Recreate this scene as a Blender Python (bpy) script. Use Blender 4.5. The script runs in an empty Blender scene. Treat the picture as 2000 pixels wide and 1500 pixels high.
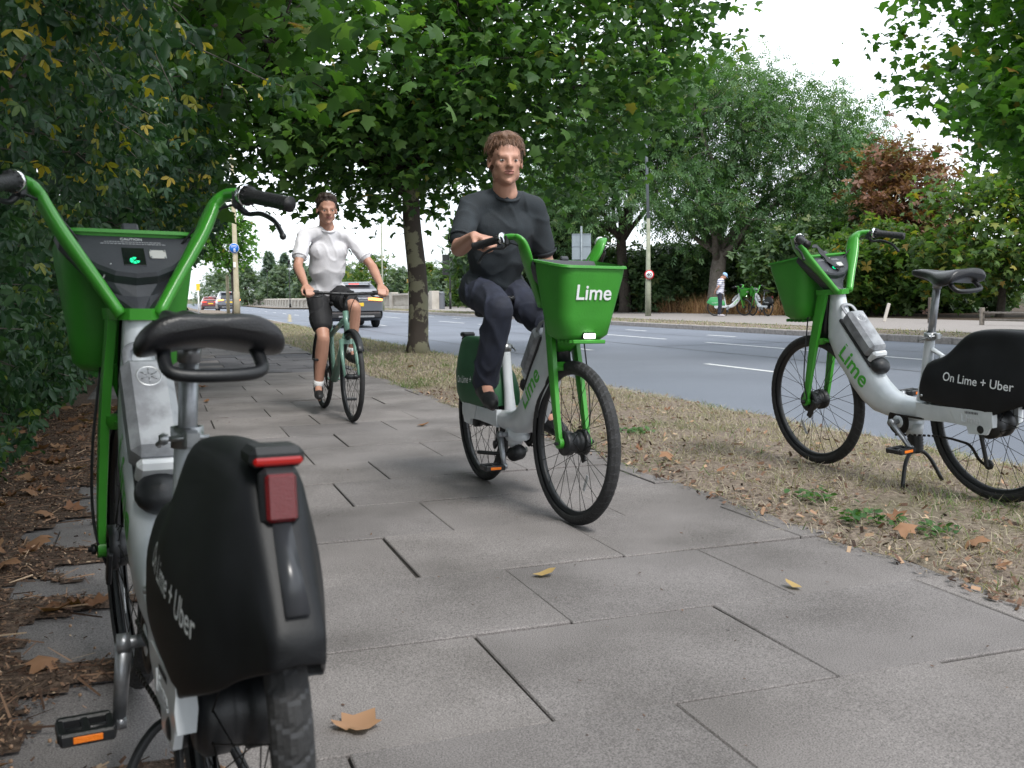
import bpy, bmesh, math, random
import numpy as np
from mathutils import Vector, Matrix, noise, Quaternion
sc = bpy.context.scene
R_ = math.radians
random.seed(7); RNG = np.random.default_rng(7)

# ---------------------------------------------------------------- camera
CAM_H = 0.95
cam_d = bpy.data.cameras.new('camera'); cam = bpy.data.objects.new('camera', cam_d)
sc.collection.objects.link(cam); sc.camera = cam
cam_d.sensor_width = 36; cam_d.lens = 36*1944/2000
cam_d.clip_start = 0.05; cam_d.clip_end = 6000
_th = math.atan(173/1944); _ro = R_(0.6)
_F = Vector((0, math.cos(_th), -math.sin(_th))); _U0 = Vector((0, math.sin(_th), math.cos(_th))); _R0 = Vector((1, 0, 0))
_Rt = _R0*math.cos(_ro) - _U0*math.sin(_ro); _Up = _U0*math.cos(_ro) + _R0*math.sin(_ro)
m = Matrix((_Rt, _Up, -_F)).transposed().to_4x4(); m.translation = (0, 0, CAM_H)
cam.matrix_world = m
cam_d.dof.use_dof = True; cam_d.dof.focus_distance = 7.0; cam_d.dof.aperture_fstop = 9.0

# ---------------------------------------------------------------- sky, sun, exposure
SUN_EL, SUN_AZ = R_(52), R_(150)          # azimuth measured from +Y (view direction) towards +X
w = bpy.data.worlds.new('World'); sc.world = w; w.use_nodes = True
nt = w.node_tree; nt.nodes.clear()
sky = nt.nodes.new('ShaderNodeTexSky'); sky.sky_type = 'NISHITA'; sky.sun_disc = False
sky.sun_elevation = SUN_EL; sky.sun_rotation = SUN_AZ; sky.air_density = 1.0; sky.dust_density = 2.0
tc = nt.nodes.new('ShaderNodeTexCoord'); mp = nt.nodes.new('ShaderNodeMapping'); mp.inputs['Scale'].default_value = (1, 1, 3.2)
cn = nt.nodes.new('ShaderNodeTexNoise'); cn.inputs['Scale'].default_value = 2.3; cn.inputs['Detail'].default_value = 6
cr = nt.nodes.new('ShaderNodeValToRGB')
cr.color_ramp.elements[0].position = 0.28; cr.color_ramp.elements[0].color = (4.3, 4.75, 5.2, 1)
cr.color_ramp.elements[1].position = 0.56; cr.color_ramp.elements[1].color = (9.4, 9.9, 10.4, 1)
mx = nt.nodes.new('ShaderNodeMixRGB'); mx.inputs['Fac'].default_value = 0.86
bg = nt.nodes.new('ShaderNodeBackground'); bg.inputs['Strength'].default_value = 0.1
ow = nt.nodes.new('ShaderNodeOutputWorld')
L = nt.links.new
L(tc.outputs['Generated'], mp.inputs['Vector']); L(mp.outputs['Vector'], cn.inputs['Vector']); L(cn.outputs['Fac'], cr.inputs['Fac'])
L(sky.outputs['Color'], mx.inputs['Color1']); L(cr.outputs['Color'], mx.inputs['Color2'])
L(mx.outputs['Color'], bg.inputs['Color']); L(bg.outputs['Background'], ow.inputs['Surface'])
sd = bpy.data.lights.new('sun', 'SUN'); sd.energy = 1.5; sd.angle = R_(12); sd.color = (1, 0.97, 0.92)
sun = bpy.data.objects.new('sun', sd); sc.collection.objects.link(sun)
_sdir = Vector((math.sin(SUN_AZ)*math.cos(SUN_EL), math.cos(SUN_AZ)*math.cos(SUN_EL), math.sin(SUN_EL)))
sun.rotation_euler = _sdir.to_track_quat('Z', 'Y').to_euler(); sun.location = (0, 0, 40)
sc.view_settings.view_transform = 'Standard'; sc.view_settings.look = 'None'
sc.view_settings.exposure = 1.1; sc.view_settings.gamma = 1.0; sc.view_settings.use_curve_mapping = False
sc.render.engine = 'CYCLES'
sc.cycles.max_bounces = 6; sc.cycles.diffuse_bounces = 3; sc.cycles.glossy_bounces = 2
sc.cycles.transmission_bounces = 3; sc.cycles.transparent_max_bounces = 6
sc.cycles.use_denoising = True; sc.cycles.use_adaptive_sampling = True

# ---------------------------------------------------------------- street coordinates: s along the path, t across it to the right
AL = R_(-19.3); SA, CA = math.sin(AL), math.cos(AL)
def W(s, t, z=0.0): return Vector((SA*s + CA*t, CA*s - SA*t, z))
STREET_ROT = -AL          # rotation about z that turns +Y into the street direction
def smooth(a, b, x):
    x = min(1, max(0, (x-a)/(b-a))); return x*x*(3-2*x)
def zdrop(s): return -0.5*smooth(70, 150, s)

# ---------------------------------------------------------------- object helpers
COL = sc.collection
def link(o, parent=None):
    COL.objects.link(o)
    if parent is not None: o.parent = parent
    return o
def tag(o, label=None, cat=None, group=None, kind=None):
    if label: o['label'] = label
    if cat: o['category'] = cat
    if group: o['group'] = group
    if kind: o['kind'] = kind
    return o
def empty(name, loc=(0, 0, 0), rz=0.0):
    o = bpy.data.objects.new(name, None); o.empty_display_size = 0.1
    o.location = loc; o.rotation_euler = (0, 0, rz); return link(o)
class MB:
    """collects shapes, builds one mesh"""
    def __init__(s): s.v = []; s.f = []; s.sm = []
    def add(s, vs, fs, smooth_=True, M=None):
        b = len(s.v)
        if M is not None: vs = [M @ Vector(v) for v in vs]
        s.v += [tuple(v) for v in vs]; s.f += [tuple(i+b for i in f) for f in fs]; s.sm += [smooth_]*len(fs); return s
    def box(s, c, d, rot=None, sm=False, bev=0.0):
        x, y, z = d[0]/2, d[1]/2, d[2]/2
        if bev > 0:
            b = min(bev, x*.9, y*.9, z*.9); vs = []
            for sx in (-1, 1):
                for sy in (-1, 1):
                    for sz in (-1, 1):
                        vs += [(sx*x, sy*(y-b), sz*(z-b)), (sx*(x-b), sy*y, sz*(z-b)), (sx*(x-b), sy*(y-b), sz*z)]
            bm = bmesh.new()
            for v in vs: bm.verts.new(v)
            bmesh.ops.convex_hull(bm, input=bm.verts)
            bm.verts.index_update()
            vs = [v.co.copy() for v in bm.verts]; fs = [[v.index for v in f.verts] for f in bm.faces]; bm.free()
        else:
            vs = [Vector((i, j, k)) for i in (-x, x) for j in (-y, y) for k in (-z, z)]
            fs = [(0, 1, 3, 2), (4, 6, 7, 5), (0, 4, 5, 1), (2, 3, 7, 6), (0, 2, 6, 4), (1, 5, 7, 3)]
        M = Matrix.Translation(c) @ (rot.to_4x4() if rot is not None else Matrix())
        return s.add(vs, fs, sm, M)
    def rings(s, rings, close=True, caps=True, sm=True):
        n = len(rings[0]); vs = [p for r in rings for p in r]; fs = []
        for i in range(len(rings)-1):
            for j in range(n if close else n-1):
                a, b = i*n+j, i*n+(j+1) % n; fs.append((a, b, b+n, a+n))
        if caps and close:
            fs.append(tuple(range(n-1, -1, -1))); fs.append(tuple((len(rings)-1)*n+j for j in range(n)))
        return s.add(vs, fs, sm)
    def tube(s, pts, rad, n=8, flat=None, caps=True):
        pts = [Vector(p) for p in pts]
        if not hasattr(rad, '__len__'): rad = [rad]*len(pts)
        rings = []; prev = None
        for i, p in enumerate(pts):
            d = (pts[min(i+1, len(pts)-1)] - pts[max(i-1, 0)]).normalized()
            if prev is None:
                a = Vector((0, 0, 1)) if abs(d.z) < .9 else Vector((1, 0, 0)); u = d.cross(a).normalized()
            else: u = (prev - d*prev.dot(d)).normalized()
            prev = u; v = d.cross(u); fl = flat if flat else 1.0
            rings.append([p + u*(math.cos(2*math.pi*k/n)*rad[i]) + v*(math.sin(2*math.pi*k/n)*rad[i]*fl) for k in range(n)])
        return s.rings(rings, caps=caps)
    def lathe(s, prof, n=16, axis='z', c=(0, 0, 0), closed=False, sm=True):
        rings = []
        for k in range(n):
            a = 2*math.pi*k/n; ca, sa = math.cos(a), math.sin(a); rg = []
            for r, h in prof:
                if axis == 'z': rg.append((c[0]+r*ca, c[1]+r*sa, c[2]+h))
                elif axis == 'y': rg.append((c[0]+r*ca, c[1]+h, c[2]+r*sa))
                else: rg.append((c[0]+h, c[1]+r*ca, c[2]+r*sa))
            rings.append(rg)
        np_ = len(prof); vs = [p for r in rings for p in r]; fs = []
        for k in range(n):
            k2 = (k+1) % n
            for j in range(np_ if closed else np_-1):
                j2 = (j+1) % np_; fs.append((k*np_+j, k*np_+j2, k2*np_+j2, k2*np_+j))
        return s.add(vs, fs, sm)
    def prism(s, poly, y0, y1, plane='xz', sm=False):
        def P3(a, b, h): return (a, h, b) if plane == 'xz' else ((a, b, h) if plane == 'xy' else (h, a, b))
        n = len(poly); vs = [P3(a, b, y0) for a, b in poly] + [P3(a, b, y1) for a, b in poly]
        fs = [(i, (i+1) % n, (i+1) % n+n, i+n) for i in range(n)] + [tuple(range(n-1, -1, -1)), tuple(range(n, 2*n))]
        return s.add(vs, fs, sm)
    def ell(s, c, r, n=12, rot=None):
        vs = []; fs = []; m_ = n//2
        for i in range(m_+1):
            th = math.pi*i/m_
            for j in range(n):
                ph = 2*math.pi*j/n
                vs.append((r[0]*math.sin(th)*math.cos(ph), r[1]*math.sin(th)*math.sin(ph), r[2]*math.cos(th)))
        for i in range(m_):
            for j in range(n):
                a, b = i*n+j, i*n+(j+1) % n; fs.append((a, a+n, b+n, b))
        return s.add(vs, fs, True, Matrix.Translation(c) @ (rot.to_4x4() if rot is not None else Matrix()))
    def cap(s, p0, r0, p1, r1, n=12):
        p0, p1 = Vector(p0), Vector(p1); d = (p1-p0); L_ = d.length
        if L_ < 1e-6: return s.ell(p0, (r0, r0, r0))
        d /= L_; pts = []; rr = []
        for a in (80, 55, 30): pts.append(p0 - d*r0*math.sin(R_(a))); rr.append(r0*math.cos(R_(a)))
        pts += [p0, p1]; rr += [r0, r1]
        for a in (30, 55, 80): pts.append(p1 + d*r1*math.sin(R_(a))); rr.append(r1*math.cos(R_(a)))
        return s.tube(pts, rr, n)
    def mesh(s, name, mat=None, recalc=True):
        me = bpy.data.meshes.new(name); me.from_pydata(s.v, [], s.f)
        me.polygons.foreach_set('use_smooth', s.sm)
        if recalc:
            bm = bmesh.new(); bm.from_mesh(me)
            bmesh.ops.recalc_face_normals(bm, faces=bm.faces); bm.to_mesh(me); bm.free()
        if mat: me.materials.append(mat)
        me.update(); return me
    def build(s, name, mat, parent=None, **k):
        return link(bpy.data.objects.new(name, s.mesh(name, mat, **k)), parent)
def auto_smooth(o, deg=35):
    me = o.data; bm = bmesh.new(); bm.from_mesh(me); c = math.cos(R_(deg))
    bmesh.ops.remove_doubles(bm, verts=bm.verts, dist=1e-5)
    for e in bm.edges:
        if len(e.link_faces) == 2 and e.link_faces[0].normal.dot(e.link_faces[1].normal) < c: e.smooth = False
    for f in bm.faces: f.smooth = True
    bm.to_mesh(me); bm.free(); return o
def np_mesh(name, V, F, mat, rnd=None, smooth_=True):
    """V (n,3) floats, F (m,k) ints of one face size"""
    me = bpy.data.meshes.new(name); n, m_, k = len(V), len(F), F.shape[1]
    me.vertices.add(n); me.vertices.foreach_set('co', np.asarray(V, dtype=np.float32).ravel())
    me.loops.add(m_*k); me.loops.foreach_set('vertex_index', np.asarray(F, dtype=np.int32).ravel())
    me.polygons.add(m_); me.polygons.foreach_set('loop_start', np.arange(0, m_*k, k, dtype=np.int32))
    me.polygons.foreach_set('loop_total', np.full(m_, k, dtype=np.int32))
    if smooth_: me.polygons.foreach_set('use_smooth', np.ones(m_, dtype=bool))
    if rnd is not None:
        a = me.attributes.new('rnd', 'FLOAT', 'POINT'); a.data.foreach_set('value', np.asarray(rnd, dtype=np.float32))
    me.materials.append(mat); me.update(calc_edges=True); me.validate(); return me
_tcache = {}
def text_mesh(body, size, mat, depth=0.0008, bold=0.0, align='CENTER', spacing=1.0):
    k = (body, size, mat.name, depth, bold)
    if k in _tcache: return _tcache[k]
    c = bpy.data.curves.new('lettering', 'FONT'); c.body = body; c.size = size; c.extrude = depth; c.offset = bold
    c.align_x = align; c.align_y = 'CENTER'; c.space_character = spacing; c.resolution_u = 4
    o = bpy.data.objects.new('lettering', c); COL.objects.link(o)
    dg = bpy.context.evaluated_depsgraph_get(); me = bpy.data.meshes.new_from_object(o.evaluated_get(dg))
    me.name = 'lettering'; bpy.data.objects.remove(o); me.materials.clear(); me.materials.append(mat)
    _tcache[k] = me; return me
def text(body, size, mat, parent, M, name='lettering', **k):
    o = bpy.data.objects.new(name, text_mesh(body, size, mat, **k)); link(o, parent); o.matrix_local = M; return o
def frame_M(o, x, y):
    """matrix with origin o, local x along x, local y along y"""
    x = Vector(x).normalized(); y = Vector(y); y = (y - x*y.dot(x)).normalized(); z = x.cross(y)
    M = Matrix((x, y, z)).transposed().to_4x4(); M.translation = o; return M
def copy_tree(o, parent=None):
    c = o.copy(); COL.objects.link(c)
    if parent is not None: c.parent = parent
    for ch in list(o.children): copy_tree(ch, c)
    return c

# ---------------------------------------------------------------- materials
def mat(name, col, rough=0.6, metal=0.0, var=0.0, scale=8.0, bump=0.0, bscale=60.0, col2=None, spec=0.5, coat=0.0, world=False, detail=5, emit=None, thr=None):
    m_ = bpy.data.materials.new(name); m_.use_nodes = True; t = m_.node_tree; b = t.nodes['Principled BSDF']
    b.inputs['Roughness'].default_value = rough; b.inputs['Metallic'].default_value = metal
    b.inputs['Specular IOR Level'].default_value = spec; b.inputs['Base Color'].default_value = (*col, 1)
    if coat: b.inputs['Coat Weight'].default_value = coat; b.inputs['Coat Roughness'].default_value = .15
    src = None
    if var > 0 or col2 or bump > 0:
        if world: g = t.nodes.new('ShaderNodeNewGeometry'); src = g.outputs['Position']
        else: g = t.nodes.new('ShaderNodeTexCoord'); src = g.outputs['Object']
    if var > 0 or col2:
        n = t.nodes.new('ShaderNodeTexNoise'); n.inputs['Scale'].default_value = scale; n.inputs['Detail'].default_value = detail
        n.inputs['Roughness'].default_value = .6
        t.links.new(src, n.inputs['Vector']); r = t.nodes.new('ShaderNodeValToRGB')
        a, z = (thr or (.32, .68)); r.color_ramp.elements[0].position = a; r.color_ramp.elements[1].position = z
        c2 = col2 or tuple(min(1, c*(1+var)) for c in col); c1 = col if col2 else tuple(c*(1-var) for c in col)
        r.color_ramp.elements[0].color = (*c1, 1); r.color_ramp.elements[1].color = (*c2, 1)
        t.links.new(n.outputs['Fac'], r.inputs['Fac']); t.links.new(r.outputs['Color'], b.inputs['Base Color'])
    if bump > 0:
        n2 = t.nodes.new('ShaderNodeTexNoise'); n2.inputs['Scale'].default_value = bscale; n2.inputs['Detail'].default_value = 4
        t.links.new(src, n2.inputs['Vector']); bp = t.nodes.new('ShaderNodeBump'); bp.inputs['Strength'].default_value = bump
        bp.inputs['Distance'].default_value = .01
        t.links.new(n2.outputs['Fac'], bp.inputs['Height']); t.links.new(bp.outputs['Normal'], b.inputs['Normal'])
    if emit: b.inputs['Emission Color'].default_value = (*emit[0], 1); b.inputs['Emission Strength'].default_value = emit[1]
    return m_
def leaf_mat(name, cols, rough=0.5, trans=0.35, spec=.4):
    """cols: list of (position, colour) picked by the leaf's own random number"""
    m_ = bpy.data.materials.new(name); m_.use_nodes = True; t = m_.node_tree; b = t.nodes['Principled BSDF']
    a = t.nodes.new('ShaderNodeAttribute'); a.attribute_name = 'rnd'; r = t.nodes.new('ShaderNodeValToRGB')
    e = r.color_ramp.elements
    while len(e) < len(cols): e.new(.5)
    for i, (p, c) in enumerate(cols): e[i].position = p; e[i].color = (*c, 1)
    t.links.new(a.outputs['Fac'], r.inputs['Fac']); t.links.new(r.outputs['Color'], b.inputs['Base Color'])
    b.inputs['Roughness'].default_value = rough; b.inputs['Specular IOR Level'].default_value = spec
    if trans > 0:
        tr = t.nodes.new('ShaderNodeBsdfTranslucent'); ms = t.nodes.new('ShaderNodeMixShader'); ms.inputs['Fac'].default_value = trans
        hs = t.nodes.new('ShaderNodeMixRGB'); hs.blend_type = 'MULTIPLY'; hs.inputs['Fac'].default_value = 1; hs.inputs['Color2'].default_value = (1.6, 1.9, .6, 1)
        t.links.new(r.outputs['Color'], hs.inputs['Color1']); t.links.new(hs.outputs['Color'], tr.inputs['Color'])
        t.links.new(b.outputs['BSDF'], ms.inputs[1]); t.links.new(tr.outputs['BSDF'], ms.inputs[2])
        t.links.new(ms.outputs['Shader'], t.nodes['Material Output'].inputs['Surface'])
    return m_
GREEN = mat('lime green paint', (.042, .275, .022), .38, var=.12, scale=6, bump=.05, bscale=30, coat=.3)
GPLAS = mat('green basket plastic', (.036, .245, .020), .5, var=.10, scale=5, bump=.08, bscale=120)
WHITE = mat('white frame paint', (.48, .52, .55), .35, col2=(.63, .66, .69), scale=7, coat=.3, bump=.04, bscale=25)
BLACK = mat('black plastic', (.010, .011, .013), .42, var=.3, scale=9, bump=.08, bscale=260)
COVER = mat('black cover plastic', (.007, .0078, .0095), .50, var=.45, scale=6, bump=.04, bscale=260, spec=.3)
RUBDUST = mat('dusty tread groove', (.036, .037, .040), .85, var=.4, scale=30)
RUBBER = mat('tyre rubber', (.018, .018, .019), .75, var=.4, scale=20, bump=.3, bscale=90)
SADDLE = mat('saddle vinyl', (.012, .012, .014), .34, var=.2, scale=12, bump=.12, bscale=300)
GRIP = mat('grip rubber', (.013, .013, .015), .55, bump=.3, bscale=160)
ALU = mat('scuffed aluminium', (.30, .31, .33), .38, metal=.75, var=.3, scale=12, bump=.05)
STEEL = mat('dull steel', (.35, .36, .37), .4, metal=.9, var=.2, scale=20)
CHROME = mat('bright ring', (.75, .76, .78), .15, metal=1)
BATT = mat('worn grey battery case', (.17, .175, .19), .5, metal=.2, col2=(.30, .315, .335), scale=11, thr=(.38, .56), bump=.05, bscale=50)
PANEL = mat('charcoal panel plastic', (.035, .038, .046), .45, var=.2, scale=10, bump=.06, bscale=200)
GLASSB = mat('black screen', (.005, .006, .008), .08, coat=.5)
REDL = mat('red lens', (.10, .002, .004), .2, coat=.5, bump=.25, bscale=400)
REDON = mat('red tail lamp', (.22, .004, .005), .22, coat=.5, emit=((1, .02, .015), .05))
AMBER = mat('amber reflector', (.85, .20, .01), .35, bump=.3, bscale=300)
LETW = mat('white lettering', (.72, .74, .76), .5)
LETG = mat('green lettering', (.06, .38, .03), .45)
LETD = mat('grey print', (.35, .36, .38), .6)
LIMEON = mat('green symbol lamp', (.02, .5, .2), .4, emit=((.0, .9, .35), .6))
STICK = mat('white sticker', (.62, .63, .64), .5, col2=(.3, .3, .32), scale=120, thr=(.45, .6))
LAMPW = mat('white front lamp', (.9, .95, .85), .3, emit=((.95, 1, .85), 3.0))
CHAINM = mat('black chain', (.02, .018, .016), .5, metal=.6)
# ================================================================ shared hire bicycle
from mathutils.bvhtree import BVHTree
def proj_text(body, size, m_, parent, M, sy, bold=.0004, lift=.0009):
    """thin lettering laid on the side of its part (rays cast sideways)"""
    o = bpy.data.objects.new('lettering', text_mesh(body, size, m_, depth=0.0, bold=bold).copy()); link(o, parent)
    me = o.data; bm = bmesh.new(); bm.from_mesh(me)
    bmesh.ops.subdivide_edges(bm, edges=[e for e in bm.edges if e.calc_length() > size*.25], cuts=2); bmesh.ops.triangulate(bm, faces=bm.faces); bm.to_mesh(me); bm.free()
    dg = bpy.context.evaluated_depsgraph_get(); dg.update(); ev = parent.evaluated_get(dg); t = BVHTree.FromObject(parent, dg)
    for v in me.vertices:
        p = M @ v.co; h = t.ray_cast(Vector((p.x, sy*.4, p.z)), Vector((0, -sy, 0)))[0]
        v.co = Vector((p.x, (h.y if h else sy*.09) + sy*lift, p.z))
    me.update(); return o
# local frame: x forward, y left, z up, rear wheel stands at the origin
WR = .34; WB = 1.10
def rr_section(top, bot, hw, n=14, p=3.0):
    """rounded-rect section between a top and a bottom point (x,z)"""
    c = Vector(((top[0]+bot[0])/2, 0, (top[1]+bot[1])/2)); u = Vector((top[0]-bot[0], 0, top[1]-bot[1]))/2; out = []
    for k in range(n):
        a = 2*math.pi*k/n; ca, sa = math.cos(a), math.sin(a)
        x = math.copysign(abs(ca)**(2/p), ca); y = math.copysign(abs(sa)**(2/p), sa)
        out.append(c + u*x + Vector((0, hw*y, 0)))
    return out
def catmull(pts, n=6):
    pts = [Vector(p) for p in pts]; q = [pts[0]*2-pts[1]] + pts + [pts[-1]*2-pts[-2]]; out = []
    for i in range(1, len(q)-2):
        for k in range(n):
            t = k/n; a, b, c, d = q[i-1], q[i], q[i+1], q[i+2]
            out.append(.5*((2*b)+(-a+c)*t+(2*a-5*b+4*c-d)*t*t+(-a+3*b-3*c+d)*t**3))
    out.append(pts[-1]); return out
def treaded_tyre(parent, R0, w, nseg=110, name='tyre', tread=True, m_=None):
    """tyre as a lathe round y with raised tread blocks"""
    prof = []
    for k in range(15):
        a = R_(-128 + 256*k/14); prof.append((R0-w + w*1.0*math.cos(a), w*1.02*math.sin(a)))
    t = MB()
    rings = []
    for i in range(nseg):
        th = 2*math.pi*i/nseg; rg = []
        for k, (r, h) in enumerate(prof):
            rr = r
            if tread and 2 < k < 12:
                ph = (i + abs(k-7)*1.0) % 6
                if ph < 1.0 or k in (5, 9): rr -= .0020
            rg.append((rr*math.cos(th), h, rr*math.sin(th)))
        rings.append(rg)
    n = len(prof); vs = [p for r in rings for p in r]; fs = []
    for i in range(nseg):
        i2 = (i+1) % nseg
        for j in range(n-1): fs.append((i*n+j, i*n+j+1, i2*n+j+1, i2*n+j))
    t.add(vs, fs, not tread)
    o = t.build(name, m_ or RUBBER, parent)
    if tread:
        o.data.materials.append(RUBDUST); mi = [0]*len(o.data.polygons)
        for q, p in enumerate(o.data.polygons):
            i, j = divmod(q, n-1); k = j+.5; ph = (i + abs(k-7)*1.0) % 6
            if 3 < k < 11 and ph < 1.0: mi[q] = 1
        o.data.polygons.foreach_set('material_index', mi)
    return o
_wheel_mesh = {}
def wheel(parent, name, x, hubr, hubw, spokes=32, R0=WR, w=.026, rimcol=None, many=True, tread=True, stripe=True):
    root = bpy.data.objects.new(name, None); root.empty_display_size = .05; link(root, parent)
    root.location = (x, 0, R0)
    treaded_tyre(root, R0, w, tread=tread, nseg=354 if many else 40)
    ri = R0-2*w*.78
    MB().lathe([(ri+.004, -.014), (ri-.012, -.013), (ri-.018, 0), (ri-.012, .013), (ri+.004, .014)], 56, 'y').build('rim', rimcol or BLACK, root)
    if stripe:
        mb = MB()
        for sy in (-1, 1): mb.lathe([(R0-.0245, sy*.0258), (R0-.0275, sy*.0262)], 64, 'y')
        mb.build('reflective_stripe', STEEL, root)
    h = MB().lathe([(0, -hubw-.012), (.012, -hubw-.012), (.012, -hubw), (hubr*.8, -hubw), (hubr, -hubw*.8), (hubr, -hubw*.25), (hubr*.9, -hubw*.2), (hubr*.9, hubw*.2), (hubr, hubw*.25), (hubr, hubw*.8), (hubr*.8, hubw), (.012, hubw), (.012, hubw+.012), (0, hubw+.012)], 28, 'y')
    h.build('hub', BLACK, root)
    base = None
    mb_all = MB()
    for i in range(spokes):
        a = 2*math.pi*i/spokes; sy = 1 if i % 2 else -1; off = R_(38 if (i//2) % 2 else -38)
        p0 = Vector((hubr*.95*math.cos(a+off), sy*hubw*.75, hubr*.95*math.sin(a+off)))
        p1 = Vector(((ri-.014)*math.cos(a), sy*.003, (ri-.014)*math.sin(a)))
        if many:
            mb = MB().tube([p0, p1], .00125, 5); mb.build('spoke', STEEL if rimcol else CHAINM, root, recalc=False)
        else: mb_all.tube([p0, p1], .0016, 4)
    if not many: mb_all.build('spokes', CHAINM, root, recalc=False)['kind'] = 'stuff'
    return root
def build_bike():
    root = empty('hire_bicycle')
    P = {}
    def add(k, o): P[k] = o; o['pk'] = k; return o
    # --- frame
    S = [((.872, .897), (.945, .897), .030), ((.862, .85), (.952, .84), .033), ((.845, .79), (.962, .75), .038), ((.805, .72), (.965, .668), .045),
         ((.742, .645), (.905, .56), .052), ((.70, .59), (.852, .50), .054), ((.655, .53), (.80, .435), .056), ((.61, .478), (.74, .375), .056), ((.56, .436), (.665, .33), .056),
         ((.50, .413), (.57, .312), .056), ((.44, .408), (.46, .306), .057), ((.385, .405), (.385, .312), .062), ((.35, .403), (.35, .320), .066)]
    fr = MB().rings([rr_section(*q) for q in S])
    for sy in (-1, 1):
        fr.rings([[Vector((x, sy*yc+dy, zc+dz)) for dy, dz in ((-.013, -hh), (.013, -hh), (.016, 0), (.013, hh), (-.013, hh), (-.016, 0))]
                  for x, yc, zc, hh in ((.37, .05, .362, .042), (.30, .060, .365, .036), (.18, .072, .37, .034), (.05, .078, .37, .036), (-.06, .078, .372, .034))])
        # dropout plate
        fr.prism([(.16, .405), (.12, .335), (.07, .332), (.06, .30), (-.03, .305), (-.055, .35), (-.06, .405)], sy*.086-.006, sy*.086+.006)
    # seat tube
    fr.tube([(.395, 0, .37), (.368, 0, .50), (.335, 0, .695)], [.03, .024, .022], 14)
    fr.tube([(.30, 0, .55), (.27, 0, .615), (.325, 0, .64)], .012, 8)
    o = auto_smooth(fr.build('frame', WHITE, root), 50); add('frame', o)
    # lettering down the tube, left side
    for sy in (1, -1):
        a = Vector((.885, sy*.058, .662)); b = Vector((.645, sy*.0585, .425))
        proj_text('Lime', .118, LETG, o, frame_M((a+b)/2 + Vector((0, sy*.05, 0)), (b-a) if sy > 0 else (a-b), Vector((.7, 0, .7)) if sy > 0 else Vector((-.7, 0, .7))), sy, bold=.0025)
    text('Lime', .052, mat('embossed white', (.55, .57, .6), .4), o, frame_M((.05, .0925, .362), (-1, 0, 0), (0, 0, 1)), depth=.002, bold=.001)
    mb = MB()
    for k in range(14): mb.box((.075-.005*k, .0930, .392), (.0012+.0016*((k*7) % 3)/2, .0006, .010))
    mb.build('serial_bars', BLACK, o)
    # front column cover (black)
    mb = MB().rings([rr_section((.94, .895), (.985, .895), .030), rr_section((.95, .84), (1.0, .83), .033), rr_section((.965, .75), (1.015, .74), .034), rr_section((.968, .672), (1.03, .672), .034)])
    add('column_cover', mb.build('column_cover', BLACK, root))
    # --- seat post, clamp, saddle
    mb = MB().tube([(.337, 0, .66), (.288, 0, .93)], .0165, 16); mb.tube([(.29, 0, .915), (.284, 0, .945)], .02, 12)
    for k in range(9): mb.box((.3375-.0037*k-.003, 0, .72+.02*k), (.036, .004, .002))
    add('seat_post', mb.build('seat_post', ALU, root))
    mb = MB().lathe([(.0225, -.018), (.028, -.018), (.028, .018), (.0225, .018)], 20, 'z', (.333, 0, .70))
    mb.box((.30, 0, .70), (.03, .026, .03), bev=.004); mb.tube([(.298, -.03, .702), (.298, .045, .702)], .0045, 8); mb.tube([(.298, .045, .702), (.33, .05, .69), (.352, .044, .684)], .004, 8)
    mb.lathe([(.008, -.007), (.011, 0), (.008, .007)], 12, 'y', (.298, .045, .702))
    cl = add('seat_clamp', mb.build('seat_clamp', STEEL, root))
    sad = []
    for x, hw, zt, th in ((.415, .014, .998, .020), (.408, .026, 1.004, .036), (.38, .030, 1.006, .046), (.335, .034, 1.002, .052), (.29, .048, .997, .062), (.25, .080, .995, .072), (.21, .105, .997, .078), (.17, .117, 1.002, .080), (.14, .118, 1.006, .076), (.12, .110, 1.004, .062), (.112, .095, .996, .022)):
        rg = []
        for k in range(20):
            a = 2*math.pi*k/20; ca, sa = math.cos(a), math.sin(a)
            y = hw*math.copysign(abs(ca)**.8, ca); z = sa
            dip = -.010*math.exp(-(y/(hw*.35+.002))**2) if sa > 0 else 0
            zz = zt - th/2 + (th/2)*math.copysign(abs(sa)**.75, sa) + dip
            if sa < 0: zz += .5*th*(1-abs(ca))*.6
            zz -= .024*(abs(y)/.12)**3.2
            rg.append((x, y, zz))
        sad.append(rg)
    so = MB().rings(sad).build('saddle', SADDLE, root)
    so.modifiers.new('s', 'SUBSURF').levels = 1; so.modifiers['s'].render_levels = 1
    add('saddle', so)
    mb = MB().tube(catmull([(.17, .066, .955), (.14, .074, .925), (.116, .064, .906), (.108, 0, .902), (.116, -.064, .906), (.14, -.074, .925), (.17, -.066, .955)], 5), .0105, 8)
    for sy in (-1, 1): mb.tube(catmull([(.40, sy*.012, .975), (.33, sy*.02, .955), (.24, sy*.022, .952), (.15, sy*.035, .968)], 4), .0035, 6)
    mb.box((.28, 0, .95), (.06, .045, .024), bev=.006)
    mb.build('saddle_handle', BLACK, so)
    MB().box((.1, 0, .985), (.045, .075, .012), Matrix.Rotation(R_(12), 3, 'Y'), bev=.004)
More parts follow.
